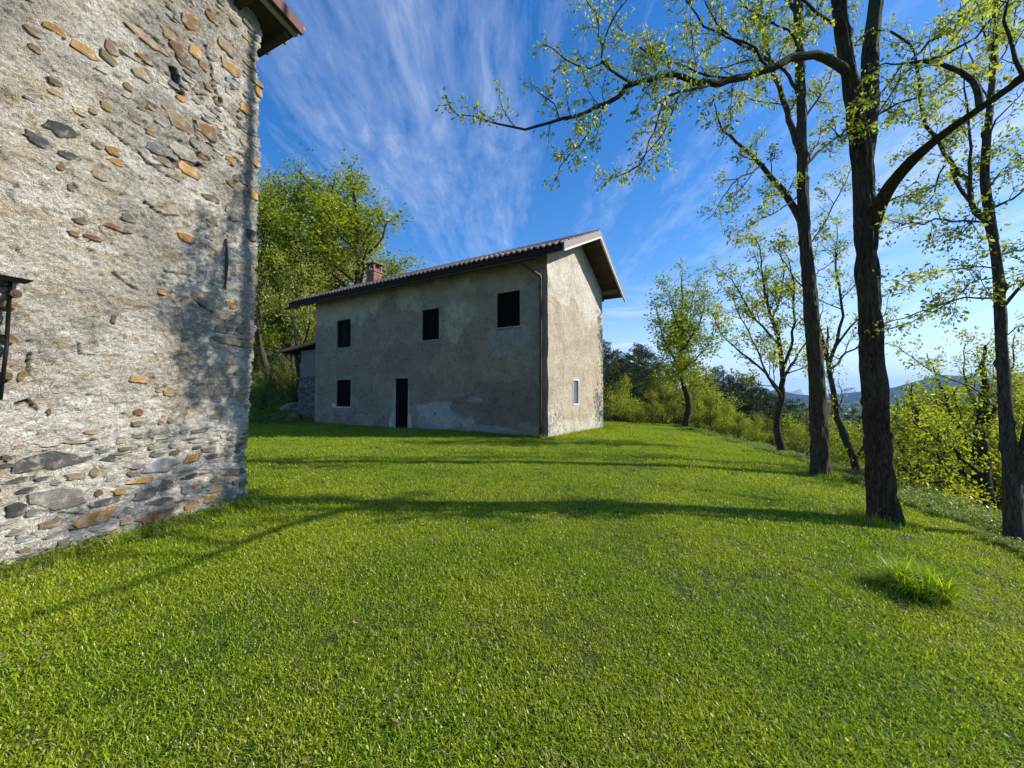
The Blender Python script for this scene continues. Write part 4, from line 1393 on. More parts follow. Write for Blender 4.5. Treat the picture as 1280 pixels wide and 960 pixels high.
class Tree:
    """branches as swept tubes (batched by shape) and leaves as small folded blades"""
    def __init__(s, seed, leaf=0.045, leafw=0.5, per=3, droop=0.3, spread=0.03):
        s.r = np.random.default_rng(seed)
        s.t = {}
        s.lp, s.ld = [], []
        s.leaf, s.leafw, s.per, s.droop, s.spread = leaf, leafw, per, droop, spread

    def tube(s, pts, rad, sides):
        s.t.setdefault((len(pts), sides), []).append((pts, rad))

    def limb(s, pts, rad, sides=8, step=0.25, wob=0.0):
        """smooth polyline through given points"""
        pts = np.asarray(pts, float)
        L = np.concatenate([[0], np.cumsum(np.linalg.norm(np.diff(pts, axis=0), axis=1))])
        n = max(3, int(L[-1] / step))
        u = np.linspace(0, L[-1], n)
        # Catmull style smoothing by cubic interpolation of each axis
        out = np.zeros((n, 3))
        tang = np.gradient(pts, L, axis=0)
        k = np.clip(np.searchsorted(L, u, 'right') - 1, 0, len(L) - 2)
        h = (L[k + 1] - L[k])
        x = ((u - L[k]) / h)[:, None]
        h = h[:, None]
        out = (2 * x ** 3 - 3 * x ** 2 + 1) * pts[k] + (x ** 3 - 2 * x ** 2 + x) * h * tang[k] + (-2 * x ** 3 + 3 * x ** 2) * pts[k + 1] \
            + (x ** 3 - x ** 2) * h * tang[k + 1]
        rr = np.interp(u, L, rad)
        if wob:
            out[1:-1] += s.r.normal(0, wob, (n - 2, 3))
        s.tube(out, rr, sides)
        return out, rr

    def grow(s, p, d, L, r, lev, prm):
        c = prm[lev]
        n = c['n']
        pts = np.zeros((n + 1, 3))
        pts[0] = p
        dd = d / np.linalg.norm(d)
        st = L / n
        dirs = []
        for i in range(n):
            dd = dd + s.r.normal(0, c['wob'], 3) + np.array([0, 0, c['up']])
            dd = dd / np.linalg.norm(dd)
            dirs.append(dd)
            pts[i + 1] = pts[i] + dd * st
        rad = r * np.linspace(1, c.get('tip', 0.35), n + 1)
        s.tube(pts, rad, c['sides'])
        if lev + 1 < len(prm):
            s.spawn(pts, rad, lev + 1, prm, c['dens'], c['t0'], L * c['ratio'])
        if c.get('leaf'):
            s.leaves(pts, c['leaf'], c.get('lt0', 0.2))

    def spawn(s, pts, rad, lev, prm, dens, t0, Lc, ang=None, updir=0.25):
        seg = np.linalg.norm(np.diff(pts, axis=0), axis=1)
        cum = np.concatenate([[0], np.cumsum(seg)])
        Lt = cum[-1]
        k = max(1, int(Lt * dens + s.r.random()))
        us = np.sort(s.r.uniform(t0, 1.0, k))
        ph = s.r.uniform(0, 6.28)
        for u in us:
            x = u * Lt
            i = min(np.searchsorted(cum, x, 'right') - 1, len(seg) - 1)
            f = (x - cum[i]) / max(seg[i], 1e-6)
            p = pts[i] * (1 - f) + pts[i + 1] * f
            r = rad[i] * (1 - f) + rad[i + 1] * f
            t = (pts[i + 1] - pts[i]) / max(seg[i], 1e-6)
            ph += 2.4 + s.r.normal(0, 0.4)
            a = np.cross(t, [0.1, 0.2, 1.0])
            a = a / (np.linalg.norm(a) + 1e-6)
            b = np.cross(t, a)
            side = a * math.cos(ph) + b * math.sin(ph)
            an = (ang if ang else prm[lev].get('ang', 0.8)) * s.r.uniform(0.75, 1.25)
            dd = t * math.cos(an) + side * math.sin(an) + np.array([0, 0, updir * s.r.random()])
            L = Lc * s.r.uniform(0.55, 1.15) * (1 - 0.55 * (u - t0) / (1.001 - t0))
            s.grow(p, dd, max(L, prm[lev].get('minL', 0.05)), min(r * 0.62, prm[lev]['r']), lev, prm)

    def leaves(s, pts, gap, t0=0.2):
        seg = np.linalg.norm(np.diff(pts, axis=0), axis=1)
        cum = np.concatenate([[0], np.cumsum(seg)])
        k = max(2, int(cum[-1] * (1 - t0) / gap))
        u = np.linspace(t0, 1, k) * cum[-1]
        q = np.stack([np.interp(u, cum, pts[:, j]) for j in range(3)], -1)
        t = norm(pts[-1] - pts[0])
        q = np.repeat(q, s.per, 0)
        s.lp.append(q)
        s.ld.append(np.repeat(t[None], len(q), 0))

    def wood_arrays(s):
        V, F, b = [], [], 0
        for (n, k), L in s.t.items():
            pts = np.array([x[0] for x in L])
            rad = np.array([x[1] for x in L])
            m = len(L)
            tg = norm(np.gradient(pts, axis=1))
            ref = np.array([0.37, 0.29, 0.1]) + np.abs(tg[:, :1, 2:]) * 0
            main = norm(pts[:, -1] - pts[:, 0])[:, None]
            ref = np.where(np.abs(main[..., 2:]) > 0.6, np.array([1.0, 0.15, 0.0]), np.array([0.05, 0.1, 1.0]))
            a = norm(np.cross(tg, np.broadcast_to(ref, tg.shape)))
            c = np.cross(tg, a)
            an = np.arange(k) * 2 * math.pi / k
            ring = pts[:, :, None] + rad[:, :, None, None] * (a[:, :, None] * np.cos(an)[None, None, :, None] + c[:, :, None] * np.sin(an)[None, None, :, None])
            V.append(ring.reshape(-1, 3))
            i = np.arange(n - 1)[:, None]
            j = np.arange(k)[None]
            q = np.stack([i * k + j, i * k + (j + 1) % k, (i + 1) * k + (j + 1) % k, (i + 1) * k + j], -1).reshape(-1, 4)
            F.append((q[None] + (np.arange(m) * n * k)[:, None, None]).reshape(-1, 4) + b)
            b += m * n * k
        return np.concatenate(V), np.concatenate(F)

    def leaf_arrays(s, lobes=1):
        q = np.concatenate(s.lp)
        t = np.concatenate(s.ld)
        n = len(q)
        r = s.r
        d = norm(t * 0.6 + r.normal(0, 0.65, (n, 3)) - np.array([0, 0, s.droop]))
        q = q + r.normal(0, s.spread, (n, 3)) + d * s.leaf * 0.3
        side = norm(np.cross(d, r.normal(0, 1, (n, 3))))
        up = np.cross(side, d)
        L = s.leaf * r.uniform(0.55, 1.35, (n, 1))
        w = L * s.leafw * r.uniform(0.7, 1.2, (n, 1))
        v0 = q
        v1 = q + d * L * 0.55 + side * w * 0.5 + up * L * 0.12
        v2 = q + d * L
        v3 = q + d * L * 0.55 - side * w * 0.5 + up * L * 0.12
        V = np.stack([v0, v1, v2, v3], 1).reshape(-1, 3)
        b = np.arange(n)[:, None] * 4
        F = np.concatenate([b + np.array([[0, 1, 2]]), b + np.array([[0, 2, 3]])])
        return V, F

    def build(s, origin, bark, leafm, cls, label, group=None, extra=None, crown='crown'):
        o = np.asarray(origin, float)
        root = empty(cls, tuple(o), label, 'tree', group)
        V, F = s.wood_arrays()
        obj('trunk', mesh_np('trunk', V - o, F, bark, True), root)
        V, F = s.leaf_arrays()
        obj(crown, mesh_np(crown, V - o, F, leafm, False), root)
        return root


def bark_trunk(s, pts, rad, name_seed, fiss=0.02, sides=44, step=0.03, flare=0.0):
    """trunk with real furrows: ring points pushed in and out by stretched noise"""
    pts = np.asarray(pts, float)
    L = np.concatenate([[0], np.cumsum(np.linalg.norm(np.diff(pts, axis=0), axis=1))])
    n = int(L[-1] / step)
    u = np.linspace(0, L[-1], n)
    ds = []
    c = np.stack([np.interp(u, L, pts[:, j]) for j in range(3)], -1)
    ker = np.hanning(max(3, int(0.7 / step)) | 1)
    ker /= ker.sum()
    h = len(ker) // 2
    for j in range(3):
        ext = np.concatenate([np.linspace(2 * c[0, j] - c[h, j], c[0, j], h, endpoint=False), c[:, j], np.linspace(c[-1, j], 2 * c[-1, j] - c[-1 - h, j], h + 1)[1:]])
        c[:, j] = np.convolve(ext, ker, 'valid')
    r = np.interp(u, L, rad)
    an = np.arange(sides) * 2 * math.pi / sides
    A, U = np.meshgrid(an, u)
    xx, yy = np.cos(A), np.sin(A)
    # furrows run along the trunk: high frequency round it, low along it, wandering a little
    wv_ = A / (2 * math.pi) * 20
    def per(f, sc, sd):
        a = vnoise(wv_ * f + 1.3 * fbm(U * 2.2, U * 0 + 5, 2, sd), U * sc, sd)
        b = vnoise((wv_ - 20) * f + 1.3 * fbm(U * 2.2, U * 0 + 5, 2, sd), U * sc, sd)
        w = A / (2 * math.pi)
        return a * (1 - w) + b * w
    k1, k2 = per(1.0, 2.4, name_seed), per(2.2, 6.0, name_seed + 5)
    fur = np.abs(k1 - 0.5) * 2
    rr = r[:, None] * (1 + 0.10 * (fbm(xx * 1.2 + 4, U * 0.8, 2, name_seed + 9) - 0.5) * 2) + fiss * (fur * 1.3 - 0.6) + fiss * 0.5 * (k2 - 0.5)
    if flare:
        rr = rr * (1 + flare * np.exp(-U / 0.28) * (0.7 + 0.6 * np.cos(A * 3 + 1)))
    # branch stubs and knots
    rs_ = np.random.default_rng(name_seed)
    for _ in range(int(L[-1] * 1.2)):
        a0, u0 = rs_.uniform(0, 6.28), rs_.uniform(0.6, L[-1])
        da = np.abs((A - a0 + math.pi) % (2 * math.pi) - math.pi) * r[:, None]
        rr = rr + 0.035 * np.exp(-(da ** 2 + (U - u0) ** 2) / 0.05 ** 2)
    V = c[:, None, :] + rr[..., None] * np.stack([xx, yy, xx * 0], -1)
    i = np.arange(n - 1)[:, None]
    j = np.arange(sides)[None]
    F = np.stack([i * sides + j, i * sides + (j + 1) % sides, (i + 1) * sides + (j + 1) % sides, (i + 1) * sides + j], -1).reshape(-1, 4)
    return V.reshape(-1, 3), F


def px_line(L):
    return np.array([P(*q[:3]) for q in L])


class Hero(Tree):
    def finish(s, cls, origin, trunks, bark, bark_twig, leafm, label, cat='tree', group=None):
        o = np.asarray(origin, float)
        root = empty(cls, tuple(o), label, cat, group)
        VV, FF, b = [], [], 0
        for V, F in trunks:
            VV.append(V)
            FF.append(F + b)
            b += len(V)
        obj('trunk', mesh_np('trunk', np.concatenate(VV) - o, np.concatenate(FF), bark, True), root)
        V, F = s.wood_arrays()
        obj('branches', mesh_np('branches', V - o, F, bark_twig, True), root)
        V, F = s.leaf_arrays()
        print(cls, len(VV), len(F))
        obj('crown', mesh_np('crown', V - o, F, leafm, False), root)
        return root


# parameter sets: level 1 side branches, level 2 twigs, level 3 leafy shoots
PR = [dict(n=8, wob=.14, up=.03, sides=7, dens=3.2, t0=.15, ratio=.5, r=.04, ang=.8),
      dict(n=6, wob=.20, up=.03, sides=5, dens=6.0, t0=.12, ratio=.5, r=.014, ang=.85, tip=.4, minL=.35),
      dict(n=5, wob=.22, up=.00, sides=4, dens=11, t0=.1, ratio=.5, r=.0055, ang=.9, tip=.45, minL=.22, leaf=.06, lt0=.45),
      dict(n=3, wob=.24, up=-.02, sides=3, dens=0, t0=0, ratio=0, r=.0028, ang=.9, tip=.6, minL=.12, leaf=.042, lt0=.3)]


def branch_px(T, L, rad, lev=1, dens=2.0, t0=.12, Lc=1.0, sides=8, ang=.85):
    """a traced limb with its own side branches; L = (px,py,depth)"""
    pts, rr = T.limb(px_line(L), np.array(rad), sides, 0.16, 0.012)
    T.spawn(pts, rr, lev, PR, dens, t0, Lc, ang)
    d = pts[-1] - pts[-3]
    T.grow(pts[-1], d, Lc * .7, rr[-1], lev, PR)
    return pts


# ---- tree 1: the big forked tree on the lawn edge
T1 = Hero(101, leaf=0.058, leafw=0.52, per=4, droop=.5, spread=.024)
b1 = P(1103, 668, 5.42)
b1z = h1(b1[0], b1[1])
tr = px_line([(1103, 640, 5.42), (1097, 560, 5.4), (1093, 480, 5.4), (1088, 400, 5.42), (1084, 320, 5.42), (1080, 250, 5.42), (1076, 190, 5.42), (1066, 120, 5.4), (1054, 50, 5.38), (1047, -20, 5.36), (1044, -130, 5.36), (1040, -320, 5.4), (1046, -440, 5.5)])
tr = np.concatenate([[[b1[0] + .02, b1[1], b1z - .25]], tr])
t1a = bark_trunk(T1, tr, [.200, .160, .146, .136, .130, .126, .124, .12, .102, .095, .088, .075, .055, .03], 31, .034, 64, .022, .42)
st2 = px_line([(1078, 235, 5.45), (1083, 180, 5.5), (1087, 120, 5.56), (1088, 60, 5.62), (1096, 0, 5.68), (1100, -110, 5.8), (1112, -300, 6.0), (1120, -480, 6.2)])
t1b = bark_trunk(T1, st2, [.09, .118, .110, .10, .088, .075, .055, .03], 33, .014, 36, .035)
lb = px_line([(1090, 300, 5.42), (1096, 262, 5.32), (1112, 232, 5.02), (1142, 198, 4.55), (1180, 166, 4.2), (1230, 132, 3.95), (1280, 97, 3.7), (1340, 45, 3.2), (1430, -55, 2.6), (1500, -120, 2.1)])
t1c = bark_trunk(T1, lb, [.06, .092, .088, .078, .066, .058, .052, .045, .035, .02], 35, .008, 28, .03)
# long left limb and its forks
branch_px(T1, [(1062, 96, 5.38), (1048, 84, 5.3), (1030, 72, 5.25), (1002, 71, 5.2), (962, 86, 5.15), (920, 99, 5.1), (885, 107, 5.05), (862, 99, 5.0), (842, 93, 4.97), (820, 97, 4.95), (790, 105, 4.9),
               (768, 124, 4.87), (748, 134, 4.85), (708, 148, 4.8), (678, 157, 4.75), (640, 160, 4.7), (605, 150, 4.65)],
          [.062, .058, .055, .052, .048, .045, .040, .036, .034, .032, .03, .027, .025, .021, .017, .013, .008], 2, 5.5, .28, .75, 10)
for L, r0, Lc in [
    ([(790, 105, 4.9), (768, 92, 4.95), (755, 76, 5.0), (750, 50, 5.05), (745, 20, 5.1), (730, -10, 5.15)], .018, .45),
    ([(757, 76, 5.0), (735, 85, 5.05), (712, 78, 5.1), (690, 60, 5.12)], .012, .35),
    ([(752, 60, 5.0), (762, 30, 4.9), (780, 5, 4.85), (790, -25, 4.8)], .012, .4),
    ([(885, 107, 5.05), (862, 112, 4.9), (835, 120, 4.8), (822, 150, 4.72), (812, 180, 4.66), (800, 205, 4.6), (768, 222, 4.55)], .018, .4),
    ([(848, 120, 4.85), (835, 155, 4.95), (818, 185, 5.0), (800, 200, 5.05)], .011, .33),
    ([(757, 130, 4.86), (742, 150, 4.8), (733, 175, 4.76), (712, 190, 4.72), (700, 208, 4.7)], .011, .33),
    ([(920, 99, 5.1), (880, 92, 5.3), (840, 78, 5.45), (800, 60, 5.6), (770, 30, 5.7)], .016, .5),
    ([(962, 86, 5.15), (940, 60, 5.0), (905, 45, 4.9), (870, 20, 4.8), (850, -15, 4.75)], .02, .55),
    ([(1002, 71, 5.2), (985, 40, 5.35), (950, 20, 5.5), (915, -10, 5.6)], .018, .55),
    ([(700, 150, 4.8), (690, 125, 4.85), (672, 115, 4.9)], .008, .28),
    ([(1052, 40, 5.38), (1030, 20, 5.2), (1000, -5, 5.0), (960, -40, 4.9)], .028, .8),
    ([(1100, -60, 5.75), (1150, -100, 6.2), (1210, -120, 6.6)], .03, .7),
    ([(1098, -30, 5.7), (1120, -90, 5.4), (1165, -160, 5.0)], .03, .8),
    ([(1225, 133, 3.97), (1222, 108, 4.05), (1208, 92, 4.15), (1190, 82, 4.25), (1165, 78, 4.35), (1140, 78, 4.45), (1125, 80, 4.5)], .034, .5),
    ([(1150, 78, 4.4), (1180, 68, 4.3), (1215, 50, 4.2), (1245, 20, 4.1), (1270, -15, 4.0)], .017, .5),
    ([(1140, 74, 4.45), (1162, 50, 4.5), (1195, 35, 4.55), (1202, 10, 4.6), (1230, -10, 4.6)], .015, .5),
    ([(1128, 80, 4.5), (1112, 105, 4.55), (1098, 120, 4.6)], .010, .3),
    ([(1138, 85, 4.45), (1118, 110, 4.4), (1102, 140, 4.4), (1094, 147, 4.42)], .010, .3),
    ([(1280, 97, 3.7), (1262, 60, 3.7), (1255, 20, 3.7), (1275, -30, 3.75)], .02, .45),
    ([(1090, 150, 5.52), (1120, 130, 5.6), (1160, 118, 5.75), (1200, 90, 5.9)], .017, .55),
    ([(1080, 185, 5.4), (1056, 160, 5.2), (1048, 170, 5.05), (1040, 160, 5.0)], .012, .35),
    ([(1096, 262, 5.35), (1120, 248, 5.5), (1150, 240, 5.7), (1185, 225, 5.9)], .012, .4)]:
    n = len(L)
    branch_px(T1, L, np.linspace(r0, max(r0 * .35, .006), n), 2, 5.5, .12, Lc * 1.05, 7)
T1.finish('forked_tree', (b1[0], b1[1], b1z), [t1a, t1b, t1c], M_bark, M_bark, M_leaf,
          'large dark furrowed tree with forked trunk nearest the camera on the lawn edge')

# ---- tree 2: tall tree behind it
T2 = Hero(202, leaf=0.068, leafw=0.55, per=5, droop=.4, spread=.04)
b2 = P(1025, 597, 8.55)
b2z = h1(b2[0], b2[1])
tr = px_line([(1025, 570, 8.55), (1023, 520, 8.55), (1020, 460, 8.55), (1015, 400, 8.55), (1010, 340, 8.55), (1005, 280, 8.55), (1003, 220, 8.55), (1002, 150, 8.55), (1000, 80, 8.55), (997, 0, 8.55), (993, -120, 8.8), (985, -260, 8.9), (980, -420, 9)])
tr = np.concatenate([[[b2[0], b2[1], b2z - .25]], tr])
t2a = bark_trunk(T2, tr, [.205, .172, .16, .152, .140, .128, .118, .108, .098, .09, .08, .068, .05, .025], 41, .028, 48, .035, .38)
for L, r0, Lc in [
    ([(1004, 285, 8.55), (993, 262, 8.7), (975, 235, 8.6), (955, 210, 8.5), (935, 190, 8.4), (905, 165, 8.3)], .085, .9),
    ([(1000, 190, 8.55), (990, 160, 8.8), (978, 120, 8.9), (962, 75, 9.0), (955, 40, 9.1), (950, -20, 9.2)], .075, 1.0),
    ([(962, 75, 9.0), (935, 60, 8.9), (905, 40, 8.8), (885, 10, 8.7)], .045, .8),
    ([(1001, 120, 8.55), (985, 95, 8.6), (970, 80, 8.5), (940, 75, 8.4), (900, 85, 8.3)], .04, .8),
    ([(1004, 210, 8.55), (1020, 192, 8.8), (1042, 175, 8.9), (1062, 165, 9)], .04, .7),
    ([(955, 205, 8.5), (940, 215, 8.3), (915, 230, 8.1), (895, 262, 8.0)], .025, .6),
    ([(1004, 240, 8.55), (985, 255, 8.4), (960, 270, 8.2), (930, 285, 8.0)], .022, .55),
    ([(1002, 150, 8.55), (1025, 120, 8.6), (1045, 80, 8.5)], .03, .7),
    ([(1000, 60, 8.55), (1020, 20, 8.9), (1045, -40, 9)], .04, .9),
    ([(998, 20, 8.55), (970, -20, 8.6), (930, -70, 8.5)], .05, 1.0),
    ([(994, -80, 8.8), (940, -150, 8.7), (880, -180, 8.5)], .05, 1.0),
    ([(990, -150, 8.8), (1040, -220, 9), (1080, -300, 9.3)], .05, 1.0),
    ([(1012, 365, 8.55), (990, 345, 8.6), (975, 320, 8.5)], .014, .4),
    ([(1008, 310, 8.55), (1030, 280, 8.9), (1050, 240, 9.0), (1062, 215, 9.1)], .02, .5),
    ([(1010, 350, 8.55), (1030, 335, 9.0), (1050, 320, 9.2)], .014, .45)]:
    branch_px(T2, L, np.linspace(r0, max(r0 * .3, .008), len(L)), 1, 2.5, .12, Lc * 1.0, 7)
T2.finish('tall_tree', (b2[0], b2[1], b2z), [t2a], M_bark2, M_bark2, M_leaf, 'tall straight dark tree standing second from camera on the lawn edge')

# ---- tree 7: grey tree at the right border, double stem
T7 = Hero(303, leaf=0.052, leafw=0.55, per=5, droop=.4, spread=.026)
b7 = P(1268, 700, 5.25)
b7z = h1(b7[0], b7[1])
tr = px_line([(1267, 650, 5.25), (1265, 610, 5.25), (1262, 570, 5.25), (1256, 500, 5.25), (1251, 420, 5.25), (1249, 350, 5.25), (1241, 292, 5.25), (1231, 272, 5.27), (1222, 262, 5.3)])
tr = np.concatenate([[[b7[0], b7[1], min(b7z, tr[0][2]) - .3]], tr])
t7a = bark_trunk(T7, tr, [.112, .096, .090, .074, .066, .061, .057, .048, .036, .025], 51, .012, 32, .03, .15)
t7b = bark_trunk(T7, px_line([(1266, 612, 5.25), (1274, 588, 5.2), (1284, 555, 5.15), (1296, 500, 5.1), (1310, 400, 5.1), (1330, 250, 5.1), (1350, 100, 5.2)]), [.06, .078, .074, .07, .06, .05, .03], 53, .010, 28, .035)
t7c = bark_trunk(T7, px_line([(1243, 300, 5.25), (1236, 262, 5.2), (1231, 230, 5.15), (1232, 190, 5.1), (1238, 130, 5.1), (1243, 60, 5.15), (1248, -10, 5.2), (1252, -70, 5.25)]), [.05, .050, .046, .042, .036, .03, .020, .010], 55, .005, 20, .04)
for L, r0, Lc in [
    ([(1232, 276, 5.27), (1222, 268, 5.3), (1214, 258, 5.35), (1212, 235, 5.4), (1205, 222, 5.45), (1190, 210, 5.5), (1182, 196, 5.55), (1170, 178, 5.6), (1158, 155, 5.62), (1153, 130, 5.62), (1151, 105, 5.6), (1147, 85, 5.57), (1143, 65, 5.53), (1134, 50, 5.5), (1118, 39, 5.46), (1100, 38, 5.43)], .048, .5),
    ([(1214, 258, 5.3), (1212, 225, 5.2), (1214, 190, 5.1), (1213, 150, 5.0), (1205, 110, 4.9)], .032, .55),
    ([(1190, 210, 5.5), (1200, 240, 5.45), (1214, 252, 5.4), (1225, 270, 5.35)], .035, .3),
    ([(1180, 208, 5.5), (1172, 225, 5.4), (1166, 245, 5.3), (1158, 255, 5.25)], .018, .12),
    ([(1232, 276, 5.25), (1205, 276, 5.1), (1180, 275, 5.0), (1150, 278, 4.9), (1138, 280, 4.85), (1115, 276, 4.8)], .022, .4),
    ([(1216, 276, 5.2), (1205, 288, 5.15), (1192, 302, 5.1)], .012, .15),
    ([(1249, 338, 5.25), (1220, 333, 5.1), (1190, 336, 5.0), (1160, 342, 4.9), (1135, 352, 4.8)], .014, .35),
    ([(1251, 372, 5.25), (1220, 372, 5.3), (1190, 374, 5.35), (1165, 385, 5.4), (1140, 394, 5.45), (1110, 402, 5.5)], .019, .4),
    ([(1250, 345, 5.25), (1222, 350, 5.2), (1200, 368, 5.1), (1170, 388, 5.05), (1120, 408, 5.0)], .013, .35),
    ([(1250, 388, 5.25), (1266, 372, 5.2), (1282, 352, 5.1), (1300, 335, 5.0)], .035, .5),
    ([(1246, 320, 5.25), (1270, 312, 5.4), (1300, 300, 5.5)], .03, .5),
    ([(1236, 262, 5.2), (1262, 250, 5.1), (1290, 230, 5.0)], .028, .5),
    ([(1231, 240, 5.15), (1255, 215, 5.3), (1285, 200, 5.4)], .02, .5),
    ([(1232, 180, 5.1), (1250, 140, 4.9), (1275, 120, 4.8)], .018, .5),
    ([(1238, 130, 5.1), (1218, 90, 5.3), (1205, 50, 5.4)], .016, .5),
    ([(1240, 90, 5.1), (1262, 50, 5.3), (1270, 10, 5.5)], .016, .5),
    ([(1243, 60, 5.15), (1225, 20, 5.0), (1210, -20, 4.9)], .014, .5),
    ([(1258, 520, 5.25), (1235, 500, 5.6), (1210, 482, 6.0), (1180, 470, 6.3), (1150, 455, 6.5), (1128, 438, 6.7)], .014, .3),
    ([(1262, 565, 5.25), (1240, 560, 5.5), (1215, 545, 5.8), (1190, 520, 6.0), (1165, 500, 6.2)], .010, .3),
    ([(1258, 420, 5.25), (1270, 410, 5.2), (1290, 405, 5.1)], .010, .3)]:
    branch_px(T7, L, np.linspace(r0 * .72, max(r0 * .28, .006), len(L)), 2, 4.8, .12, Lc * 1.3, 8)
T7.finish('grey_tree', (b7[0], b7[1], b7z), [t7a, t7b, t7c], M_bark3, M_bark3, M_leaf, 'grey double-stemmed tree with drooping side twigs at the right border')


# ---- smaller trees along the edge, traced trunks
PS = [dict(n=8, wob=.14, up=.05, sides=6, dens=2.4, t0=.2, ratio=.5, r=.04, ang=.6),
      dict(n=6, wob=.17, up=.06, sides=5, dens=5.0, t0=.15, ratio=.5, r=.015, ang=.7, tip=.4, minL=.4),
      dict(n=4, wob=.2, up=.04, sides=4, dens=7.0, t0=.1, ratio=.5, r=.007, ang=.8, tip=.45, minL=.3, leaf=.09, lt0=.25),
      dict(n=3, wob=.2, up=.0, sides=3, dens=0, t0=0, ratio=0, r=.004, ang=.8, tip=.6, minL=.16, leaf=.06, lt0=.2)]


def px_tree(seed, base, trunk, tr_r, limbs, leaf, per, cls, label, bark, leafm, lev=1, dens=1.7, Lc=1.1, prm=PS, spread=.05, droop=.1, leafw=.5, sides=12, top_ok=True):
    T = Tree(seed, leaf, leafw, per, droop, spread)
    b = P(*base)
    bz = h1(b[0], b[1])
    q = px_line(trunk)
    q = np.concatenate([[[b[0], b[1], min(bz, q[0][2]) - .15]], q])
    tr_r = np.concatenate([[tr_r[0] * 1.2], tr_r])
    pts, rr = T.limb(q, tr_r, sides, .2, .012)
    if top_ok:
        T.spawn(pts, rr, lev, prm, dens, .5, Lc, .7)
        T.grow(pts[-1], pts[-1] - pts[-3], Lc * .8, rr[-1], lev, prm)
    for L, r0, Lk in limbs:
        pts, rr = T.limb(px_line(L), np.linspace(r0, r0 * .35, len(L)), 7, .25, .02)
        T.spawn(pts, rr, lev, prm, dens * 1.25, .2, Lk, .75)
        T.grow(pts[-1], pts[-1] - pts[-3], Lk * .8, rr[-1], lev, prm)
    return T.build((b[0], b[1], bz), bark, leafm, cls, label)


px_tree(401, (1072, 608, 9.6), [(1072, 600, 9.6), (1067, 572, 9.6), (1055, 545, 9.6), (1046, 520, 9.6), (1042, 490, 9.6), (1036, 462, 9.6), (1034, 445, 9.6)],
        [.092, .08, .076, .07, .06, .05, .042],
        [([(1034, 448, 9.6), (1028, 425, 9.7), (1018, 400, 9.8), (1012, 370, 9.9), (1015, 330, 10)], .04, .9),
         ([(1036, 455, 9.6), (1045, 430, 9.5), (1052, 400, 9.4), (1050, 360, 9.3), (1045, 320, 9.2)], .045, 1.0),
         ([(1037, 462, 9.6), (1052, 445, 9.8), (1075, 430, 10), (1100, 400, 10.2)], .035, .9),
         ([(1034, 450, 9.6), (1022, 445, 9.3), (1008, 450, 9.1)], .02, .5),
         ([(1070, 572, 9.6), (1078, 560, 9.5), (1090, 555, 9.4), (1110, 530, 9.3)], .04, .7),
         ([(1040, 440, 9.6), (1060, 415, 9.4), (1085, 385, 9.2), (1092, 350, 9.1)], .03, .8)],
        .065, 2, 'slender_tree', 'slender crooked tree leaning left between the two big trunks', M_bark2, M_leaf, 1, 2.2, .9)
px_tree(402, (975, 560, 12.2), [(975, 552, 12.2), (971, 535, 12.2), (974, 515, 12.2), (978, 495, 12.2), (978, 470, 12.2), (976, 445, 12.2), (972, 420, 12.2), (962, 390, 12.2), (955, 355, 12.2), (952, 325, 12.2)],
        [.115, .10, .09, .082, .074, .066, .056, .045, .034, .022],
        [([(978, 500, 12.2), (965, 478, 12.0), (945, 455, 11.8), (925, 438, 11.6), (908, 425, 11.5)], .045, 1.3),
         ([(976, 490, 12.2), (960, 470, 12.5), (950, 445, 12.8), (935, 415, 13), (920, 385, 13)], .04, 1.2),
         ([(977, 470, 12.2), (985, 445, 12.1), (992, 415, 12), (993, 380, 12), (990, 345, 12)], .055, 1.2),
         ([(978, 475, 12.2), (990, 455, 12.4), (1003, 435, 12.6), (1012, 420, 12.8)], .05, 1.0),
         ([(974, 430, 12.2), (955, 410, 12), (935, 385, 11.8), (915, 350, 11.7)], .04, 1.1),
         ([(965, 400, 12.2), (975, 370, 12.5), (980, 335, 12.8), (975, 315, 13)], .035, 1.0),
         ([(980, 468, 12.2), (995, 462, 12.0), (1008, 458, 11.8)], .025, .6)],
        .095, 4, 'open_crowned_tree', 'open light-crowned tree at the lawn edge left of the tall trunk', M_bark, M_leaf, 1, 2.0, 1.2)
px_tree(403, (858, 532, 22.0), [(858, 526, 22.0), (861, 508, 22.0), (857, 488, 22.0), (850, 465, 22.0), (849, 445, 22.0), (853, 425, 22.0), (851, 400, 22.0), (853, 375, 22.0), (852, 355, 22.0)],
        [.19, .17, .155, .14, .12, .10, .08, .05, .03],
        [([(850, 455, 22.0), (838, 440, 18.8), (828, 420, 18.6), (824, 400, 18.5)], .06, 1.4),
         ([(851, 440, 22.0), (864, 422, 19.2), (874, 405, 19.4), (880, 385, 19.5)], .07, 1.4),
         ([(853, 420, 22.0), (845, 400, 18.6), (838, 378, 18.3)], .05, 1.3),
         ([(852, 405, 22.0), (862, 385, 22.0), (868, 365, 22.0)], .05, 1.2),
         ([(850, 470, 22.0), (862, 455, 18.5), (878, 440, 18), (888, 425, 17.8)], .05, 1.2)],
        .15, 4, 'yellow_green_tree', 'small yellow-green tree with dark bent trunk on the lawn rim beside the farmhouse', M_bark, M_leaf_y, 1, 2.0, 1.15, spread=.16)
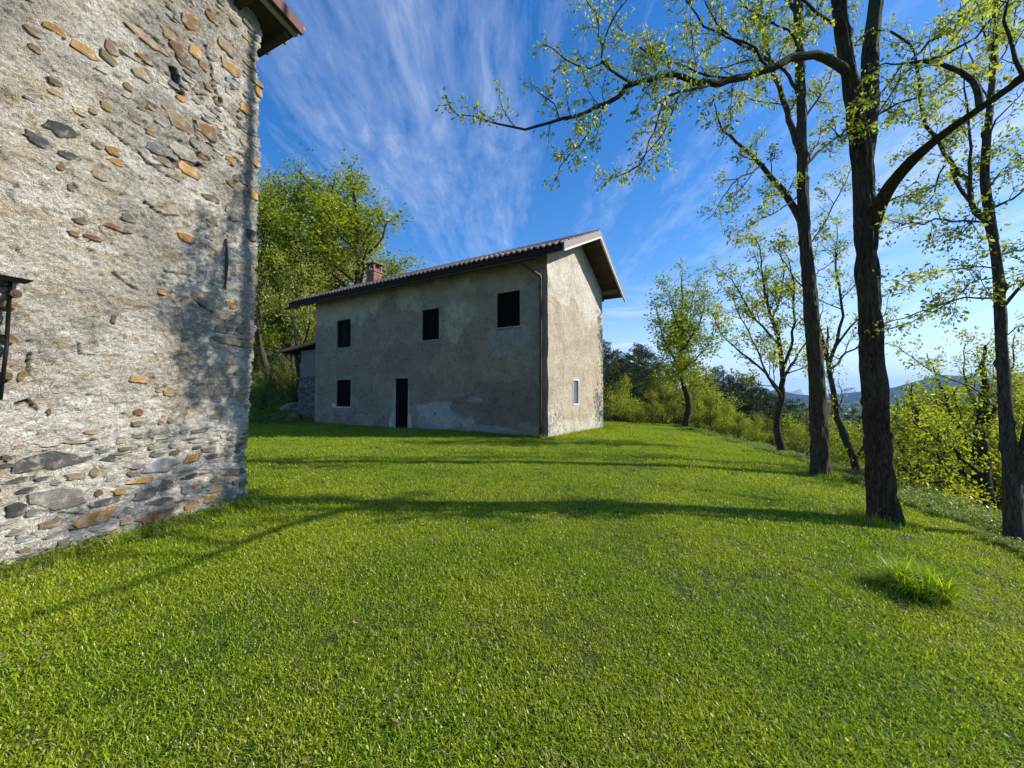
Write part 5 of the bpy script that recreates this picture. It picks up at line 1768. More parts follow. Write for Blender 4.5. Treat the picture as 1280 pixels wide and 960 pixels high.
px_tree(404, (1234, 690, 9.4), [(1233, 668, 9.4), (1231, 640, 9.4), (1228, 610, 9.4), (1226, 580, 9.4), (1226, 545, 9.4), (1228, 510, 9.4), (1232, 480, 9.4)],
        [.21, .19, .17, .15, .13, .10, .07],
        [([(1231, 640, 9.4), (1210, 620, 9.2), (1185, 605, 9), (1155, 598, 8.9), (1130, 585, 8.8)], .10, 1.2),
         ([(1229, 620, 9.4), (1205, 595, 9.6), (1180, 575, 9.9), (1150, 560, 10.1)], .08, 1.2),
         ([(1230, 655, 9.4), (1215, 650, 8.9), (1195, 640, 8.5), (1170, 632, 8.2)], .06, 1.0),
         ([(1231, 640, 9.4), (1245, 630, 9.2), (1262, 625, 9.0), (1290, 600, 8.9)], .09, 1.2),
         ([(1228, 600, 9.4), (1245, 575, 9.6), (1262, 550, 9.8), (1285, 520, 10)], .08, 1.2),
         ([(1226, 580, 9.4), (1208, 550, 9.3), (1192, 520, 9.2), (1180, 490, 9.1)], .07, 1.2),
         ([(1226, 550, 9.4), (1240, 520, 9.2), (1252, 490, 9.1), (1262, 465, 9)], .06, 1.1),
         ([(1228, 520, 9.4), (1215, 490, 9.6), (1205, 468, 9.8)], .05, 1.0),
         ([(1229, 590, 9.4), (1210, 580, 8.8), (1190, 560, 8.3), (1165, 545, 8.0)], .06, 1.1)],
        .072, 6, 'spreading_tree', 'broad dark-limbed tree with yellow leaves growing below the right bank', M_bark, M_leaf_y, 1, 2.3, 1.2, spread=.09)
px_tree(405, (1148, 640, 11.0), [(1148, 628, 11), (1147, 612, 11), (1146, 590, 11), (1146, 565, 11), (1148, 540, 11), (1146, 515, 11)],
        [.10, .085, .07, .06, .05, .035],
        [([(1148, 625, 11), (1160, 605, 10.8), (1172, 585, 10.6), (1180, 560, 10.5), (1190, 535, 10.4)], .06, 1.1),
         ([(1147, 610, 11), (1135, 585, 11.2), (1125, 560, 11.4), (1122, 530, 11.5)], .045, 1.0),
         ([(1146, 580, 11), (1160, 550, 11.2), (1168, 520, 11.4)], .04, 1.0)],
        .10, 5, 'multi_stemmed_tree', 'small several-stemmed tree on the bank between big trunk and spreading tree', M_bark2, M_leaf_y, 1, 1.7, 1.0, spread=.07)


# ---- library kinds for the rest of the wood
def kind_broad(seed, h, leaf, per, crown0=.3, spread=.28, droop=.1, width=.42, prm=None, ntw=1.3):
    """free-standing broadleaf about h metres tall, origin at its foot"""
    T = Tree(seed, leaf, .62, per, droop, spread)
    r = T.r
    n = 9
    z = np.linspace(-.3, h * .72, n)
    q = np.stack([np.cumsum(r.normal(0, .028 * h / 2, n)), np.cumsum(r.normal(0, .028 * h / 2, n)), z], -1)
    q[0, :2] = q[1, :2] = 0
    pts, rr = T.limb(q, np.linspace(h * .017, h * .006, n), 8, h / 14)
    pr = [dict(n=6, wob=.16, up=.07, sides=5, dens=12 / h * ntw, t0=.25, ratio=.48, r=h * .008, ang=.8),
          dict(n=4, wob=.22, up=.06, sides=4, dens=14 / h * ntw, t0=.15, ratio=.5, r=h * .003, ang=.8, tip=.4, leaf=leaf * .7, lt0=.2),
          dict(n=3, wob=.2, up=.02, sides=3, dens=0, t0=0, ratio=0, r=h * .0013, ang=.85, tip=.5, leaf=leaf * .45, lt0=.1)]
    T.spawn(pts, rr, 0, pr, 17 / h * 1.3, crown0, h * width, .85, .3)
    for _ in range(3):
        T.grow(pts[-1], np.array([r.normal(0, .35), r.normal(0, .35), 1.0]), h * .3, h * .006, 0, pr)
    return T


def kind_pine(seed, h, clear=.42):
    T = Tree(seed, .30, .14, 1, -.2, .04)
    r = T.r
    q = np.stack([np.cumsum(r.normal(0, .02 * h / 3, 8)), np.cumsum(r.normal(0, .02 * h / 3, 8)), np.linspace(-.3, h, 8)], -1)
    q[0, :2] = q[1, :2] = 0
    pts, rr = T.limb(q, np.linspace(h * .016, h * .003, 8), 7, h / 12)
    for zz in np.arange(clear * h, h * .99, h * .055):
        m = r.integers(2, 5)
        a0 = r.uniform(0, 6.28)
        u = (zz / h - clear) / (1 - clear)
        L = h * .20 * (1 - u * .75) * (0.75 + .5 * r.random()) * (.6 + .8 * min(1, u * 3))
        c = np.array([np.interp(zz, q[:, 2], q[:, 0]), np.interp(zz, q[:, 2], q[:, 1]), zz])
        for k in range(m):
            if r.random() < .25:
                continue
            a = a0 + k * 6.28 / m + r.normal(0, .25)
            d = np.array([math.cos(a), math.sin(a), r.uniform(-.05, .35)])
            Lk = L * r.uniform(.5, 1.2)
            bp = np.array([c, c + d * Lk * .5, c + d * Lk + np.array([0, 0, Lk * .12])])
            T.tube(bp, np.array([h * .004, h * .003, h * .0012]), 4)
            nc = max(4, int(Lk * 7))
            for _ in range(nc):
                f = r.uniform(.35, 1.05)
                cen = c + d * Lk * f + np.array([0, 0, Lk * .12 * f]) + r.normal(0, 1, 3) * np.array([.12, .12, .03]) * Lk * .9
                nn_ = 14
                T.lp.append(np.repeat(cen[None], nn_, 0))
                dd = norm(r.normal(0, 1, (nn_, 3)) + np.array([0, 0, .45]))
                T.ld.append(dd * 2.0)
    return T


def kind_shrub(seed, h, leaf, per, w=.5, up=.15):
    T = Tree(seed, leaf, .55, per, -.1, leaf * .8)
    r = T.r
    pr = [dict(n=5, wob=.14, up=up, sides=4, dens=16 / h, t0=.15, ratio=.42, r=.02, ang=.6, leaf=leaf * 2.5, lt0=.5),
          dict(n=4, wob=.2, up=up * .6, sides=3, dens=0, t0=0, ratio=0, r=.007, ang=.6, tip=.5, leaf=leaf * .8, lt0=.1)]
    for _ in range(9):
        T.grow(np.array([r.normal(0, .1 * h), r.normal(0, .1 * h), -.1]), np.array([r.normal(0, w), r.normal(0, w), 1.0]), h * r.uniform(.6, 1.05), .02, 0, pr)
    return T


LIB = {}


def lib(name, T, bark, leafm):
    V, F = T.wood_arrays()
    tm_ = mesh_np(name + '_trunk', V, F, bark, True)
    V, F = T.leaf_arrays()
    print(name, len(tm_.polygons), len(F))
    LIB[name] = (tm_, mesh_np(name + '_crown', V, F, leafm, False))


lib('broad_a', kind_broad(501, 12, .17, 6), M_bark2, M_leaf_y)
lib('broad_b', kind_broad(502, 10, .16, 6, .25, .24, width=.5), M_bark, M_leaf_d)
lib('broad_c', kind_broad(503, 13, .18, 6, .35, .26, width=.36, ntw=1.5), M_bark2, M_leaf_y)
lib('sparse_a', kind_broad(504, 11, .15, 4, .3, .22, width=.42), M_bark2, M_leaf)
lib('dense_a', kind_broad(505, 14, .18, 9, .3, .34, width=.48, ntw=1.8), M_bark, M_leaf_y)
lib('dense_b', kind_broad(506, 13, .17, 4, .28, .30, width=.40, ntw=1.7), M_bark2, M_leaf_y)
lib('young_a', kind_broad(531, 5, .13, 9, .12, .20, width=.5, ntw=.8), M_bark2, M_leaf_y)
lib('young_b', kind_broad(532, 5, .13, 9, .2, .19, width=.42, ntw=.8), M_bark2, M_leaf_d)
lib('young_c', kind_broad(533, 4.5, .13, 8, .1, .2, width=.58, ntw=.8), M_bark, M_leaf_m)
lib('pine_a', kind_pine(511, 12), M_bark2, M_pine)
lib('pine_b', kind_pine(512, 13, .5), M_bark2, M_pine)
lib('pine_c', kind_pine(513, 10, .35), M_bark2, M_pine)
lib('shrub_a', kind_shrub(521, 2.2, .10, 2), M_bark2, M_leaf_y)
lib('shrub_b', kind_shrub(522, 1.8, .09, 2, .8, .05), M_bark2, M_leaf_y)
lib('shrub_c', kind_shrub(523, 2.0, .09, 2, .6), M_bark2, M_leaf_d)


def place(kind, name, x, y, scale, label, cat='tree', group=None, z=None, rz=None, sx=1.0):
    r_ = empty(name, (x, y, (h1(x, y) if z is None else z)), label, cat, group, random.uniform(0, 6.28) if rz is None else rz)
    r_.scale = (scale * sx, scale * sx, scale)
    t_, c_ = LIB[kind]
    obj('trunk' if cat == 'tree' else 'stems', t_, r_)
    obj('crown' if cat == 'tree' else 'foliage', c_, r_)
    return r_


KH = {k: max(v.co.z for v in m[1].vertices) for k, m in LIB.items()}


def at(px, Y):
    return (px - 640) / FPX * Y * 0.9995


# trees behind and left of the farmhouse
place('dense_a', 'oak_tree', at(452, 33), 33, 1.14, 'broad yellow-green tree rising behind the farmhouse roof next to the chimney', z=3.2, rz=.4, sx=1.5)
for px, Y, k, sc_, lab in [
    (334, 27.5, 'dense_b', 1.02, 'tall yellow-green tree beside the old stone building edge'),
    (358, 30.0, 'dense_b', 1.22, 'tall slender tree in the gap between the stone building and the farmhouse'),
    (372, 24.5, 'sparse_a', .85, 'thin dark-stemmed tree beside the lean-to post'),
    (392, 35.0, 'dense_a', 1.12, 'leafy tree just left of the broad tree behind the roof'),
    (320, 36.0, 'dense_a', 1.2, 'tree mostly hidden behind the corner of the old stone building'),
    (350, 42.0, 'broad_b', 1.2, 'darker tree deep in the gap behind the slender trees'),
    (385, 46.0, 'broad_b', 1.3, 'green tree far behind the lean-to roof')]:
    place(k, 'deciduous_tree', at(px, Y), Y, sc_, lab)
for i in range(22):
    Y = random.uniform(34, 75)
    px = random.uniform(180, 420)
    place(random.choice(['broad_a', 'broad_b', 'broad_c', 'dense_b']), 'wood_tree', at(px, Y), Y, random.uniform(.75, 1.0),
          'tree in the wood on the slope behind the left gap', 'tree', 'trees of the wood behind the left gap')
for i, (px, Y, s_) in enumerate([(338, 25.5, 1.0), (352, 26.5, 1.1), (366, 23.6, .9), (327, 30, 1.2), (345, 33, 1.3), (374, 27, 1.2), (384, 31, 1.3), (332, 23.5, .6), (395, 30, 1.4), (360, 38, 1.7)]):
    place('shrub_c', 'bush', at(px, Y), Y, s_, 'dark green bush on the shady bank behind the left gap', 'bush', 'bushes on the shady bank')

for i in range(16):
    Y = random.uniform(28, 44)
    px = random.uniform(300, 402)
    place(random.choice(['young_a', 'young_b', 'young_c', 'young_b']), 'wood_tree', at(px, Y), Y, random.uniform(1.1, 1.7),
          'tree in the wood on the slope behind the left gap', 'tree', 'trees of the wood behind the left gap')

# wood on the far right of the farmhouse: pines on the skyline, young trees in front
G_p = 'pines of the dark wood right of the farmhouse'
PINES = [(752, 421, 44), (757, 427, 52), (764, 436, 47), (771, 437, 56), (778, 440, 50), (786, 441, 58), (792, 434, 52), (797, 427, 60), (803, 429, 54), (808, 432, 62),
         (815, 440, 52), (822, 450, 58), (830, 452, 50), (760, 452, 38), (772, 456, 40), (784, 455, 38), (795, 452, 42), (806, 456, 39), (818, 462, 42), (840, 462, 54),
         (868, 468, 56), (893, 463, 52), (899, 459, 56), (906, 465, 50), (912, 472, 54), (918, 474, 46), (925, 468, 56), (931, 475, 50), (938, 480, 46), (944, 482, 52),
         (950, 487, 46), (957, 493, 50), (966, 498, 54), (976, 503, 60), (990, 501, 66), (1003, 506, 62), (905, 485, 40), (925, 490, 40), (942, 496, 40), (1046, 512, 70), (1068, 514, 75), (882, 472, 50), (860, 478, 42), (893, 478, 38), (912, 484, 37), (933, 492, 36), (952, 500, 36), (876, 486, 36), (766, 462, 35), (790, 464, 35), (752, 450, 36)]
for i, (px, yt, Y) in enumerate(PINES):
    yt -= 4 * (px > 860)
    k = ('pine_a', 'pine_b', 'pine_c')[(i * 7 + px) % 3]
    x_ = at(px, Y)
    sc_ = (P(px, yt, Y)[2] - h1(x_, Y)) / KH[k]
    place(k, 'pine_tree', x_, Y, sc_, 'dark pine in the wood on the slope right of the farmhouse', 'tree', G_p, sx=min(1.25, 13 / (KH[k] * sc_)))
G_b = 'young trees in front of the pines'
YOUNG = [(823, 466, 38, 'broad_b'), (836, 450, 40, 'broad_b'), (846, 447, 36, 'broad_a'), (830, 478, 30, 'broad_a'), (868, 455, 36, 'broad_a'), (879, 452, 33, 'broad_c'), (889, 462, 30, 'broad_a'), (872, 480, 27, 'broad_b'),
         (812, 482, 34, 'broad_c'), (897, 485, 27, 'broad_a'), (908, 498, 24, 'broad_c'), (880, 496, 25, 'broad_a'), (921, 505, 28, 'broad_a'), (931, 516, 22, 'broad_a'), (945, 512, 26, 'broad_b'), (958, 520, 22, 'broad_c'),
         (992, 517, 30, 'broad_a'), (1003, 524, 22, 'broad_a'), (984, 508, 40, 'broad_b'), (1012, 512, 36, 'broad_b'), (1040, 520, 28, 'broad_a'), (1052, 514, 38, 'broad_c'), (1062, 526, 24, 'broad_a'), (1073, 518, 32, 'broad_a'), (1030, 535, 20, 'broad_b'),
         (1085, 520, 30, 'broad_c'), (1102, 530, 20, 'broad_b'), (1115, 522, 26, 'broad_a'), (1128, 535, 17, 'broad_a'), (1140, 515, 24, 'broad_b'), (1155, 500, 28, 'broad_a'), (1172, 505, 20, 'broad_c'), (1190, 478, 26, 'broad_a'), (1215, 490, 17, 'broad_b'),
         (1240, 470, 24, 'broad_a'), (1262, 480, 15, 'broad_a'), (1285, 465, 22, 'broad_b'), (1310, 480, 14, 'broad_a'), (1345, 460, 20, 'broad_c'), (1120, 560, 13.5, 'broad_c'), (1185, 560, 12.5, 'broad_b'), (1270, 560, 11.5, 'broad_c'), (1110, 545, 15.5, 'broad_a'), (1165, 530, 15, 'broad_a'), (1200, 520, 14, 'broad_c'), (1235, 515, 13, 'broad_a'), (1180, 500, 24, 'broad_b'), (1220, 480, 30, 'broad_a'),
         (1060, 545, 15, 'broad_c'), (1000, 540, 17, 'broad_b'), (935, 530, 18.5, 'broad_a'), (912, 520, 20.5, 'broad_c'), (770, 478, 33, 'broad_b'), (788, 484, 31, 'broad_a'), (800, 474, 36, 'broad_b'), (1300, 540, 11, 'broad_b')]
for px, yt, Y, k in YOUNG:
    if Y < 37:
        k = {'broad_a': 'young_a', 'broad_b': 'young_b', 'broad_c': 'young_c'}[k]
    x_ = at(px, Y)
    sc_ = max(.18, (P(px, yt, Y)[2] - h1(x_, Y)) / KH[k])
    place(k, 'young_tree', x_, Y, sc_, 'young yellow-green tree on the wooded slope below the lawn', 'tree', G_b, sx=1.15)
for px, Y, k, s_, lab in [(762, 24, 'shrub_a', 1.05, 'upright yellow-green bush touching the farmhouse corner'), (772, 27, 'young_a', .62, 'yellow-green bush behind the one at the farmhouse corner'),
                          (783, 25, 'shrub_a', .72, 'narrow bright bush second from the farmhouse corner'), (795, 26, 'shrub_b', .9, 'greyish low bush between the bright bushes'),
                          (802, 24, 'shrub_a', .62, 'pointed bright bush in the middle of the lawn rim'), (815, 23.5, 'young_c', .42, 'round yellow bush at the far lawn rim left of the bent trunk'),
                          (828, 25, 'young_b', .45, 'dull green bush just left of the bent trunk'), (842, 25, 'young_c', .5, 'low bush directly behind the bent trunk'),
                          (872, 23, 'young_a', .5, 'leafy bush right of the bent trunk'), (888, 20, 'young_c', .42, 'low yellow bush on the rim between the two small trees'),
                          (903, 19, 'young_a', .33, 'low bush on the rim right of the bent trunk'), (922, 17.5, 'young_c', .28, 'small bush on the rim beneath the pines'),
                          (940, 16, 'young_a', .25, 'small bush left of the open-crowned tree'), (992, 14, 'young_c', .24, 'small bush right of the open-crowned tree'),
                          (1008, 13, 'shrub_c', .55, 'small bush behind the tall trunk'), (1048, 12, 'shrub_a', .5, 'small bush between tall trunk and crooked tree')]:
    place(k, 'bush', at(px, Y), Y, s_, lab, 'bush')

# ---- far wood down the valley: canopies one cannot count
def far_wood():
    n = 2600
    r_ = np.random.default_rng(77)
    az = r_.uniform(-.2, 1.25, n)
    d = 75 * np.exp(r_.uniform(0, 1, n) ** .8 * math.log(24))
    x, y = np.sin(az) * d, np.cos(az) * d
    k = x > Xc(y) + 6
    x, y, d = x[k], y[k], d[k]
    z = H(x, y)
    V, F, b = [], [], 0
    for i in range(len(x)):
        s_ = 3.2 + d[i] * .012
        m = 26
        c = r_.normal(0, 1, (m, 3))
        c = norm(c) * r_.uniform(.6, 1.05, (m, 1)) * np.array([s_, s_, s_ * .9]) + np.array([x[i], y[i], z[i] + 5.5 + s_ * .25])
        a = norm(r_.normal(0, 1, (m, 3)))
        e = norm(np.cross(a, r_.normal(0, 1, (m, 3))))
        w = s_ * .55
        V.append(np.stack([c - a * w, c + e * w * .7, c + a * w, c - e * w * .7], 1).reshape(-1, 3))
        F.append((np.arange(m) * 4)[:, None] + np.array([[0, 1, 2, 3]]) + b)
        b += 4 * m
    return np.concatenate(V), np.concatenate(F)


V, F = far_wood()
obj('valley_forest', mesh_np('valley_forest', V, F, M_leaf_d, False), kind='stuff', label='mass of green tree tops filling the valley on the right')


# ================================================================== GRASS AND GROUND COVER
TUFTS = bpy.data.collections.new('ground_cover_pieces')


def blades(seed, n, rad, L, W, lean, flat=0.0):
    r = np.random.default_rng(seed)
    a = r.uniform(0, 6.28, n)
    rr = rad * np.sqrt(r.random(n))
    base = np.stack([rr * np.cos(a), rr * np.sin(a), np.full(n, -.006)], -1)
    az = r.uniform(0, 6.28, n)
    le = np.clip(r.normal(lean, .3, n), .05, 1.45)
    ln = L * r.uniform(.5, 1.25, n)
    out = np.stack([np.cos(az), np.sin(az), az * 0], -1)
    up = np.array([0, 0, 1.0])
    d1 = out * np.sin(le * .55)[:, None] + up * np.cos(le * .55)[:, None]
    d2 = out * np.sin(le * 1.35)[:, None] + up * np.cos(le * 1.35)[:, None]
    tw = az + 1.57 + r.normal(0, .6, n)
    sd = np.stack([np.cos(tw), np.sin(tw), az * 0], -1)
    w = (W * r.uniform(.6, 1.3, n))[:, None]
    p1 = base + d1 * (ln * .5)[:, None]
    p2 = p1 + d2 * (ln * .5)[:, None]
    V = np.stack([base - sd * w * .4, base + sd * w * .4, p1 + sd * w * .5, p1 - sd * w * .5, p2], 1).reshape(-1, 3)
    b = np.arange(n)[:, None] * 5
    return V, [b + np.array([[0, 1, 2, 3]]), b + np.array([[3, 2, 4]])]


def piece(name, V, F, mat):
    o = bpy.data.objects.new(name, mesh_np(name, V, F, mat, False))
    TUFTS.objects.link(o)
    return o


def merge(parts):
    V, F, b, mi = [], [], 0, []
    for j, (v, fs, *_m) in enumerate(parts):
        V.append(v)
        for f in fs:
            F.append(f + b)
        b += len(v)
    return np.concatenate(V), F


def tuft_multi(name, parts):
    """parts: (V,[F..],material)"""
    V, F, mi, b = [], [], [], 0
    mats = []
    for v, fs, m in parts:
        if m not in mats:
            mats.append(m)
        V.append(v)
        for f in fs:
            F.append(f + b)
            mi.append(np.full(len(f), mats.index(m)))
        b += len(v)
    o = bpy.data.objects.new(name, mesh_np(name, np.concatenate(V), F, None, False, mats=mats, midx=np.concatenate(mi)))
    TUFTS.objects.link(o)
    return o


M_daisy = mat_simple('daisy_white', (0.8, 0.8, 0.76), 0.8, 0.05)
M_dand = mat_simple('dandelion_yellow', (0.75, 0.50, 0.02), 0.8, 0.1)
M_litter = mat_simple('dead_leaf', (0.20, 0.15, 0.08), 0.9, 0.3, rnd=0.4)
GRASS = [tuft_multi('tuft_a', [(*blades(1, 38, .085, .045, .0044, 1.05), M_grass), (*blades(11, 4, .08, .05, .0035, 1.3), M_dry)]),
         tuft_multi('tuft_b', [(*blades(2, 38, .085, .040, .0046, 1.2), M_grass), (*blades(12, 5, .08, .055, .0035, 1.4), M_dry)]),
         tuft_multi('tuft_c', [(*blades(3, 32, .08, .052, .0046, .85), M_grass)]),
         tuft_multi('tuft_d', [(*blades(4, 36, .09, .040, .0062, 1.15), M_grass), (*blades(14, 3, .08, .06, .0035, 1.3), M_dry)])]
# clover and plantain like leaves mixed into the sward
def leaflets(seed, n, rad, L, W, z, mat, tilt=.9):
    r = np.random.default_rng(seed)
    a = r.uniform(0, 6.28, n)
    q = np.stack([rad * np.sqrt(r.random(n)) * np.cos(a), rad * np.sqrt(r.random(n)) * np.sin(a), z * r.uniform(.4, 1.1, n)], -1)
    az = r.uniform(0, 6.28, n)
    el = r.normal(0, .35, n) + (1.57 - tilt)
    d = np.stack([np.cos(az) * np.cos(el), np.sin(az) * np.cos(el), np.sin(el)], -1)
    sd = np.stack([-np.sin(az), np.cos(az), az * 0], -1)
    l = (L * r.uniform(.6, 1.3, n))[:, None]
    w = (W * r.uniform(.6, 1.3, n))[:, None]
    V = np.stack([q, q + d * l * .55 + sd * w * .5, q + d * l, q + d * l * .55 - sd * w * .5], 1).reshape(-1, 3)
    return V, [np.arange(n)[:, None] * 4 + np.array([[0, 1, 2, 3]])], mat


GRASS.append(tuft_multi('tuft_e', [(*blades(5, 22, .085, .05, .0052, .9), M_grass), leaflets(51, 9, .08, .017, .011, .03, M_grass)]))
fl = leaflets(61, 9, .012, .016, .007, .055, M_daisy, 1.4)
stem = blades(62, 2, .003, .055, .002, .1)
DAISY = tuft_multi('daisy', [fl, (*stem, M_grass)])
dl = leaflets(63, 14, .012, .018, .009, .07, M_dand, 1.2)
DAND = tuft_multi('dandelion', [dl, (*blades(64, 2, .003, .07, .003, .1), M_grass), leaflets(65, 8, .05, .08, .02, .02, M_grass)])
WEED = []
for k in range(4):
    parts = []
    r_ = np.random.default_rng(700 + k)
    V0, F0 = [], []
    for j in range(7):
        hgt = r_.uniform(.10, .30)
        ox, oy = r_.normal(0, .07, 2)
        lv = leaflets(710 + k * 10 + j, 16, .05, .055, .03, hgt, M_weed, 1.1)
        v = lv[0].copy()
        v[:, 0] += ox
        v[:, 1] += oy
        parts.append((v, lv[1], M_weed))
    bl = blades(760 + k, 18, .12, .26, .006, .5)
    parts.append((*bl, M_weed))
    parts.append((*blades(780 + k, 6, .12, .30, .004, .9), M_dry))
    WEED.append(tuft_multi('weed_%s' % 'abcd'[k], parts))
TALL = [tuft_multi('tall_%s' % 'ab'[k], [(*blades(800 + k, 46, .10, .17, .006, .6), M_grass), (*blades(810 + k, 8, .10, .2, .004, .9), M_dry)]) for k in range(2)]
LIT = [tuft_multi('litter', [leaflets(820, 5, .12, .05, .03, .012, M_litter, 1.45), (*blades(822, 5, .12, .10, .003, 1.45), M_dry)])]


def scatter(name, pieces, P3, scale, label, seed=0):
    """a point cloud mesh with one of the pieces set on each point by geometry nodes"""
    n = len(P3)
    me = bpy.data.meshes.new(name)
    me.vertices.add(n)
    me.vertices.foreach_set('co', np.ascontiguousarray(P3, np.float32).ravel())
    r_ = np.random.default_rng(seed)
    a = me.attributes.new('sc', 'FLOAT', 'POINT')
    a.data.foreach_set('value', np.asarray(scale, np.float32))
    a = me.attributes.new('rz', 'FLOAT', 'POINT')
    a.data.foreach_set('value', r_.uniform(0, 6.28, n).astype(np.float32))
    a = me.attributes.new('ix', 'INT', 'POINT')
    a.data.foreach_set('value', r_.integers(0, len(pieces), n).astype(np.int32))
    col = bpy.data.collections.new(name + '_pieces')
    for i, p in enumerate(pieces):
        col.objects.link(p)
    ng_ = bpy.data.node_groups.new(name + '_nodes', 'GeometryNodeTree')
    ng_.interface.new_socket('Geometry', in_out='INPUT', socket_type='NodeSocketGeometry')
    ng_.interface.new_socket('Geometry', in_out='OUTPUT', socket_type='NodeSocketGeometry')
    gi = ng_.nodes.new('NodeGroupInput')
    go = ng_.nodes.new('NodeGroupOutput')
    ci = ng_.nodes.new('GeometryNodeCollectionInfo')
    ci.inputs['Collection'].default_value = col
    ci.inputs['Separate Children'].default_value = True
    ci.inputs['Reset Children'].default_value = True
    ip = ng_.nodes.new('GeometryNodeInstanceOnPoints')
    ip.inputs['Pick Instance'].default_value = True

    def attr(nm, ty):
        x = ng_.nodes.new('GeometryNodeInputNamedAttribute')
        x.data_type = ty
        x.inputs['Name'].default_value = nm
        return x.outputs['Attribute']
    ng_.links.new(gi.outputs[0], ip.inputs['Points'])
    ng_.links.new(ci.outputs[0], ip.inputs['Instance'])
    ng_.links.new(attr('ix', 'INT'), ip.inputs['Instance Index'])
    cx = ng_.nodes.new('ShaderNodeCombineXYZ')
    ng_.links.new(attr('rz', 'FLOAT'), cx.inputs[2])
    ng_.links.new(cx.outputs[0], ip.inputs['Rotation'])
    ng_.links.new(attr('sc', 'FLOAT'), ip.inputs['Scale'])
    ng_.links.new(ip.outputs[0], go.inputs[0])
    o = obj(name, me, kind='stuff', label=label)
    md = o.modifiers.new('scatter', 'NODES')
    md.node_group = ng_
    return o


r_ = np.random.default_rng(91)


def outside(x, y):
    """true where no building stands"""
    a = (x - WC[0]) * WN[0] + (y - WC[1]) * WN[1]
    b = (x - WC[0]) * WD[0] + (y - WC[1]) * WD[1]
    inold = (a < 0.0) & (b < 0.02) & (a > -5)
    p, q = x - HP[0], y - HP[1]
    t = p * HF[0] + q * HF[1]
    g = p * HG[0] + q * HG[1]
    inh = (t > 0.0) & (t < HL) & (g > 0.0) & (g < HD)
    return ~(inold | inh)


def lawn_points(x0, x1, y0, y1, dens, margin=0.35, rmin=0, rmax=1e9):
    n = int((x1 - x0) * (y1 - y0) * dens)
    x, y = r_.uniform(x0, x1, n), r_.uniform(y0, y1, n)
    rr = np.hypot(x, y)
    k = outside(x, y) & (x < Xc(y) + margin) & (np.abs(x) < 1.55 * y + 2.0) & (rr >= rmin) & (rr < rmax)
    x, y = x[k], y[k]
    return np.stack([x, y, H(x, y)], -1)


def rseg(dens, a, b):
    return lawn_points(-8.5, 9, .3, b, dens, .35, a, b)


Pn = [rseg(620, 0.4, 3.2), rseg(380, 3.2, 5.5), rseg(190, 5.5, 9.0), lawn_points(-14, 9.5, 2, 15, 110, .35, 9.0, 15), lawn_points(-18, 10.5, 9, 24, 55, .35, 15, 27)]
Sn = [r_.uniform(.8, 1.15, len(Pn[0])), r_.uniform(.85, 1.2, len(Pn[1])), r_.uniform(1.1, 1.5, len(Pn[2])), r_.uniform(1.4, 1.9, len(Pn[3])), r_.uniform(1.8, 2.6, len(Pn[4]))]
PG, SG = np.concatenate(Pn), np.concatenate(Sn)
lush = fbm(PG[:, 0] * .8, PG[:, 1] * .8, 4, 301)
# lusher near the left wall and towards the rim, shorter and drier in the middle foreground
SG = SG * (.66 + .55 * lush) * (1 + .22 * ss(-1.5, -3.2, PG[:, 0]) * ss(8, 4, PG[:, 1]))
keep = r_.random(len(PG)) < (.78 + .4 * ss(.3, .5, lush))
scatter('lawn_grass', GRASS, PG[keep], SG[keep], 'short bright green lawn grass between the two buildings', 1)
print('tufts', keep.sum())
# longer grass at foot of walls and trunks
q = []
for s_ in np.arange(0, 2.6, .02):
    p = WC - WD * s_ + WN * (r_.uniform(.03, .16))
    q.append((p[0], p[1]))
for t_ in np.arange(-.3, HL, .05):
    p = HP + HF * t_ - HG * r_.uniform(.05, .3)
    if 6.4 < t_ < 7.6:
        continue
    q.append((p[0], p[1]))
for g_ in np.arange(-.1, HD, .04):
    p = HP + HG * g_ - HF * r_.uniform(.05, .25)
    q.append((p[0], p[1]))
for (bx, by, rr_) in ((b1[0], b1[1], .30), (b2[0], b2[1], .28)):
    for a in np.arange(0, 6.28, .22):
        q.append((bx + math.cos(a) * rr_ * r_.uniform(.9, 1.4), by + math.sin(a) * rr_ * r_.uniform(.9, 1.4)))
q = np.array(q)
scatter('tall_grass', TALL, np.stack([q[:, 0], q[:, 1], H(q[:, 0], q[:, 1])], -1), r_.uniform(.35, 1.1, len(q)), 'longer grass along the foot of walls and trunks', 2)
q = []
for s_ in np.arange(-.05, 2.8, .012):
    p = WC - WD * s_ + WN * abs(r_.normal(.0, .12))
    q.append((p[0], p[1]))
for t_ in np.arange(-.2, HL, .03):
    p = HP + HF * t_ - HG * abs(r_.normal(0, .16))
    q.append((p[0], p[1]))
q = np.array(q)
scatter('wall_foot_weeds', WEED + LIT, np.stack([q[:, 0], q[:, 1], H(q[:, 0], q[:, 1]) + .01], -1), r_.uniform(.12, .5, len(q)) , 'small weeds and scraps along the foot of both walls', 12)
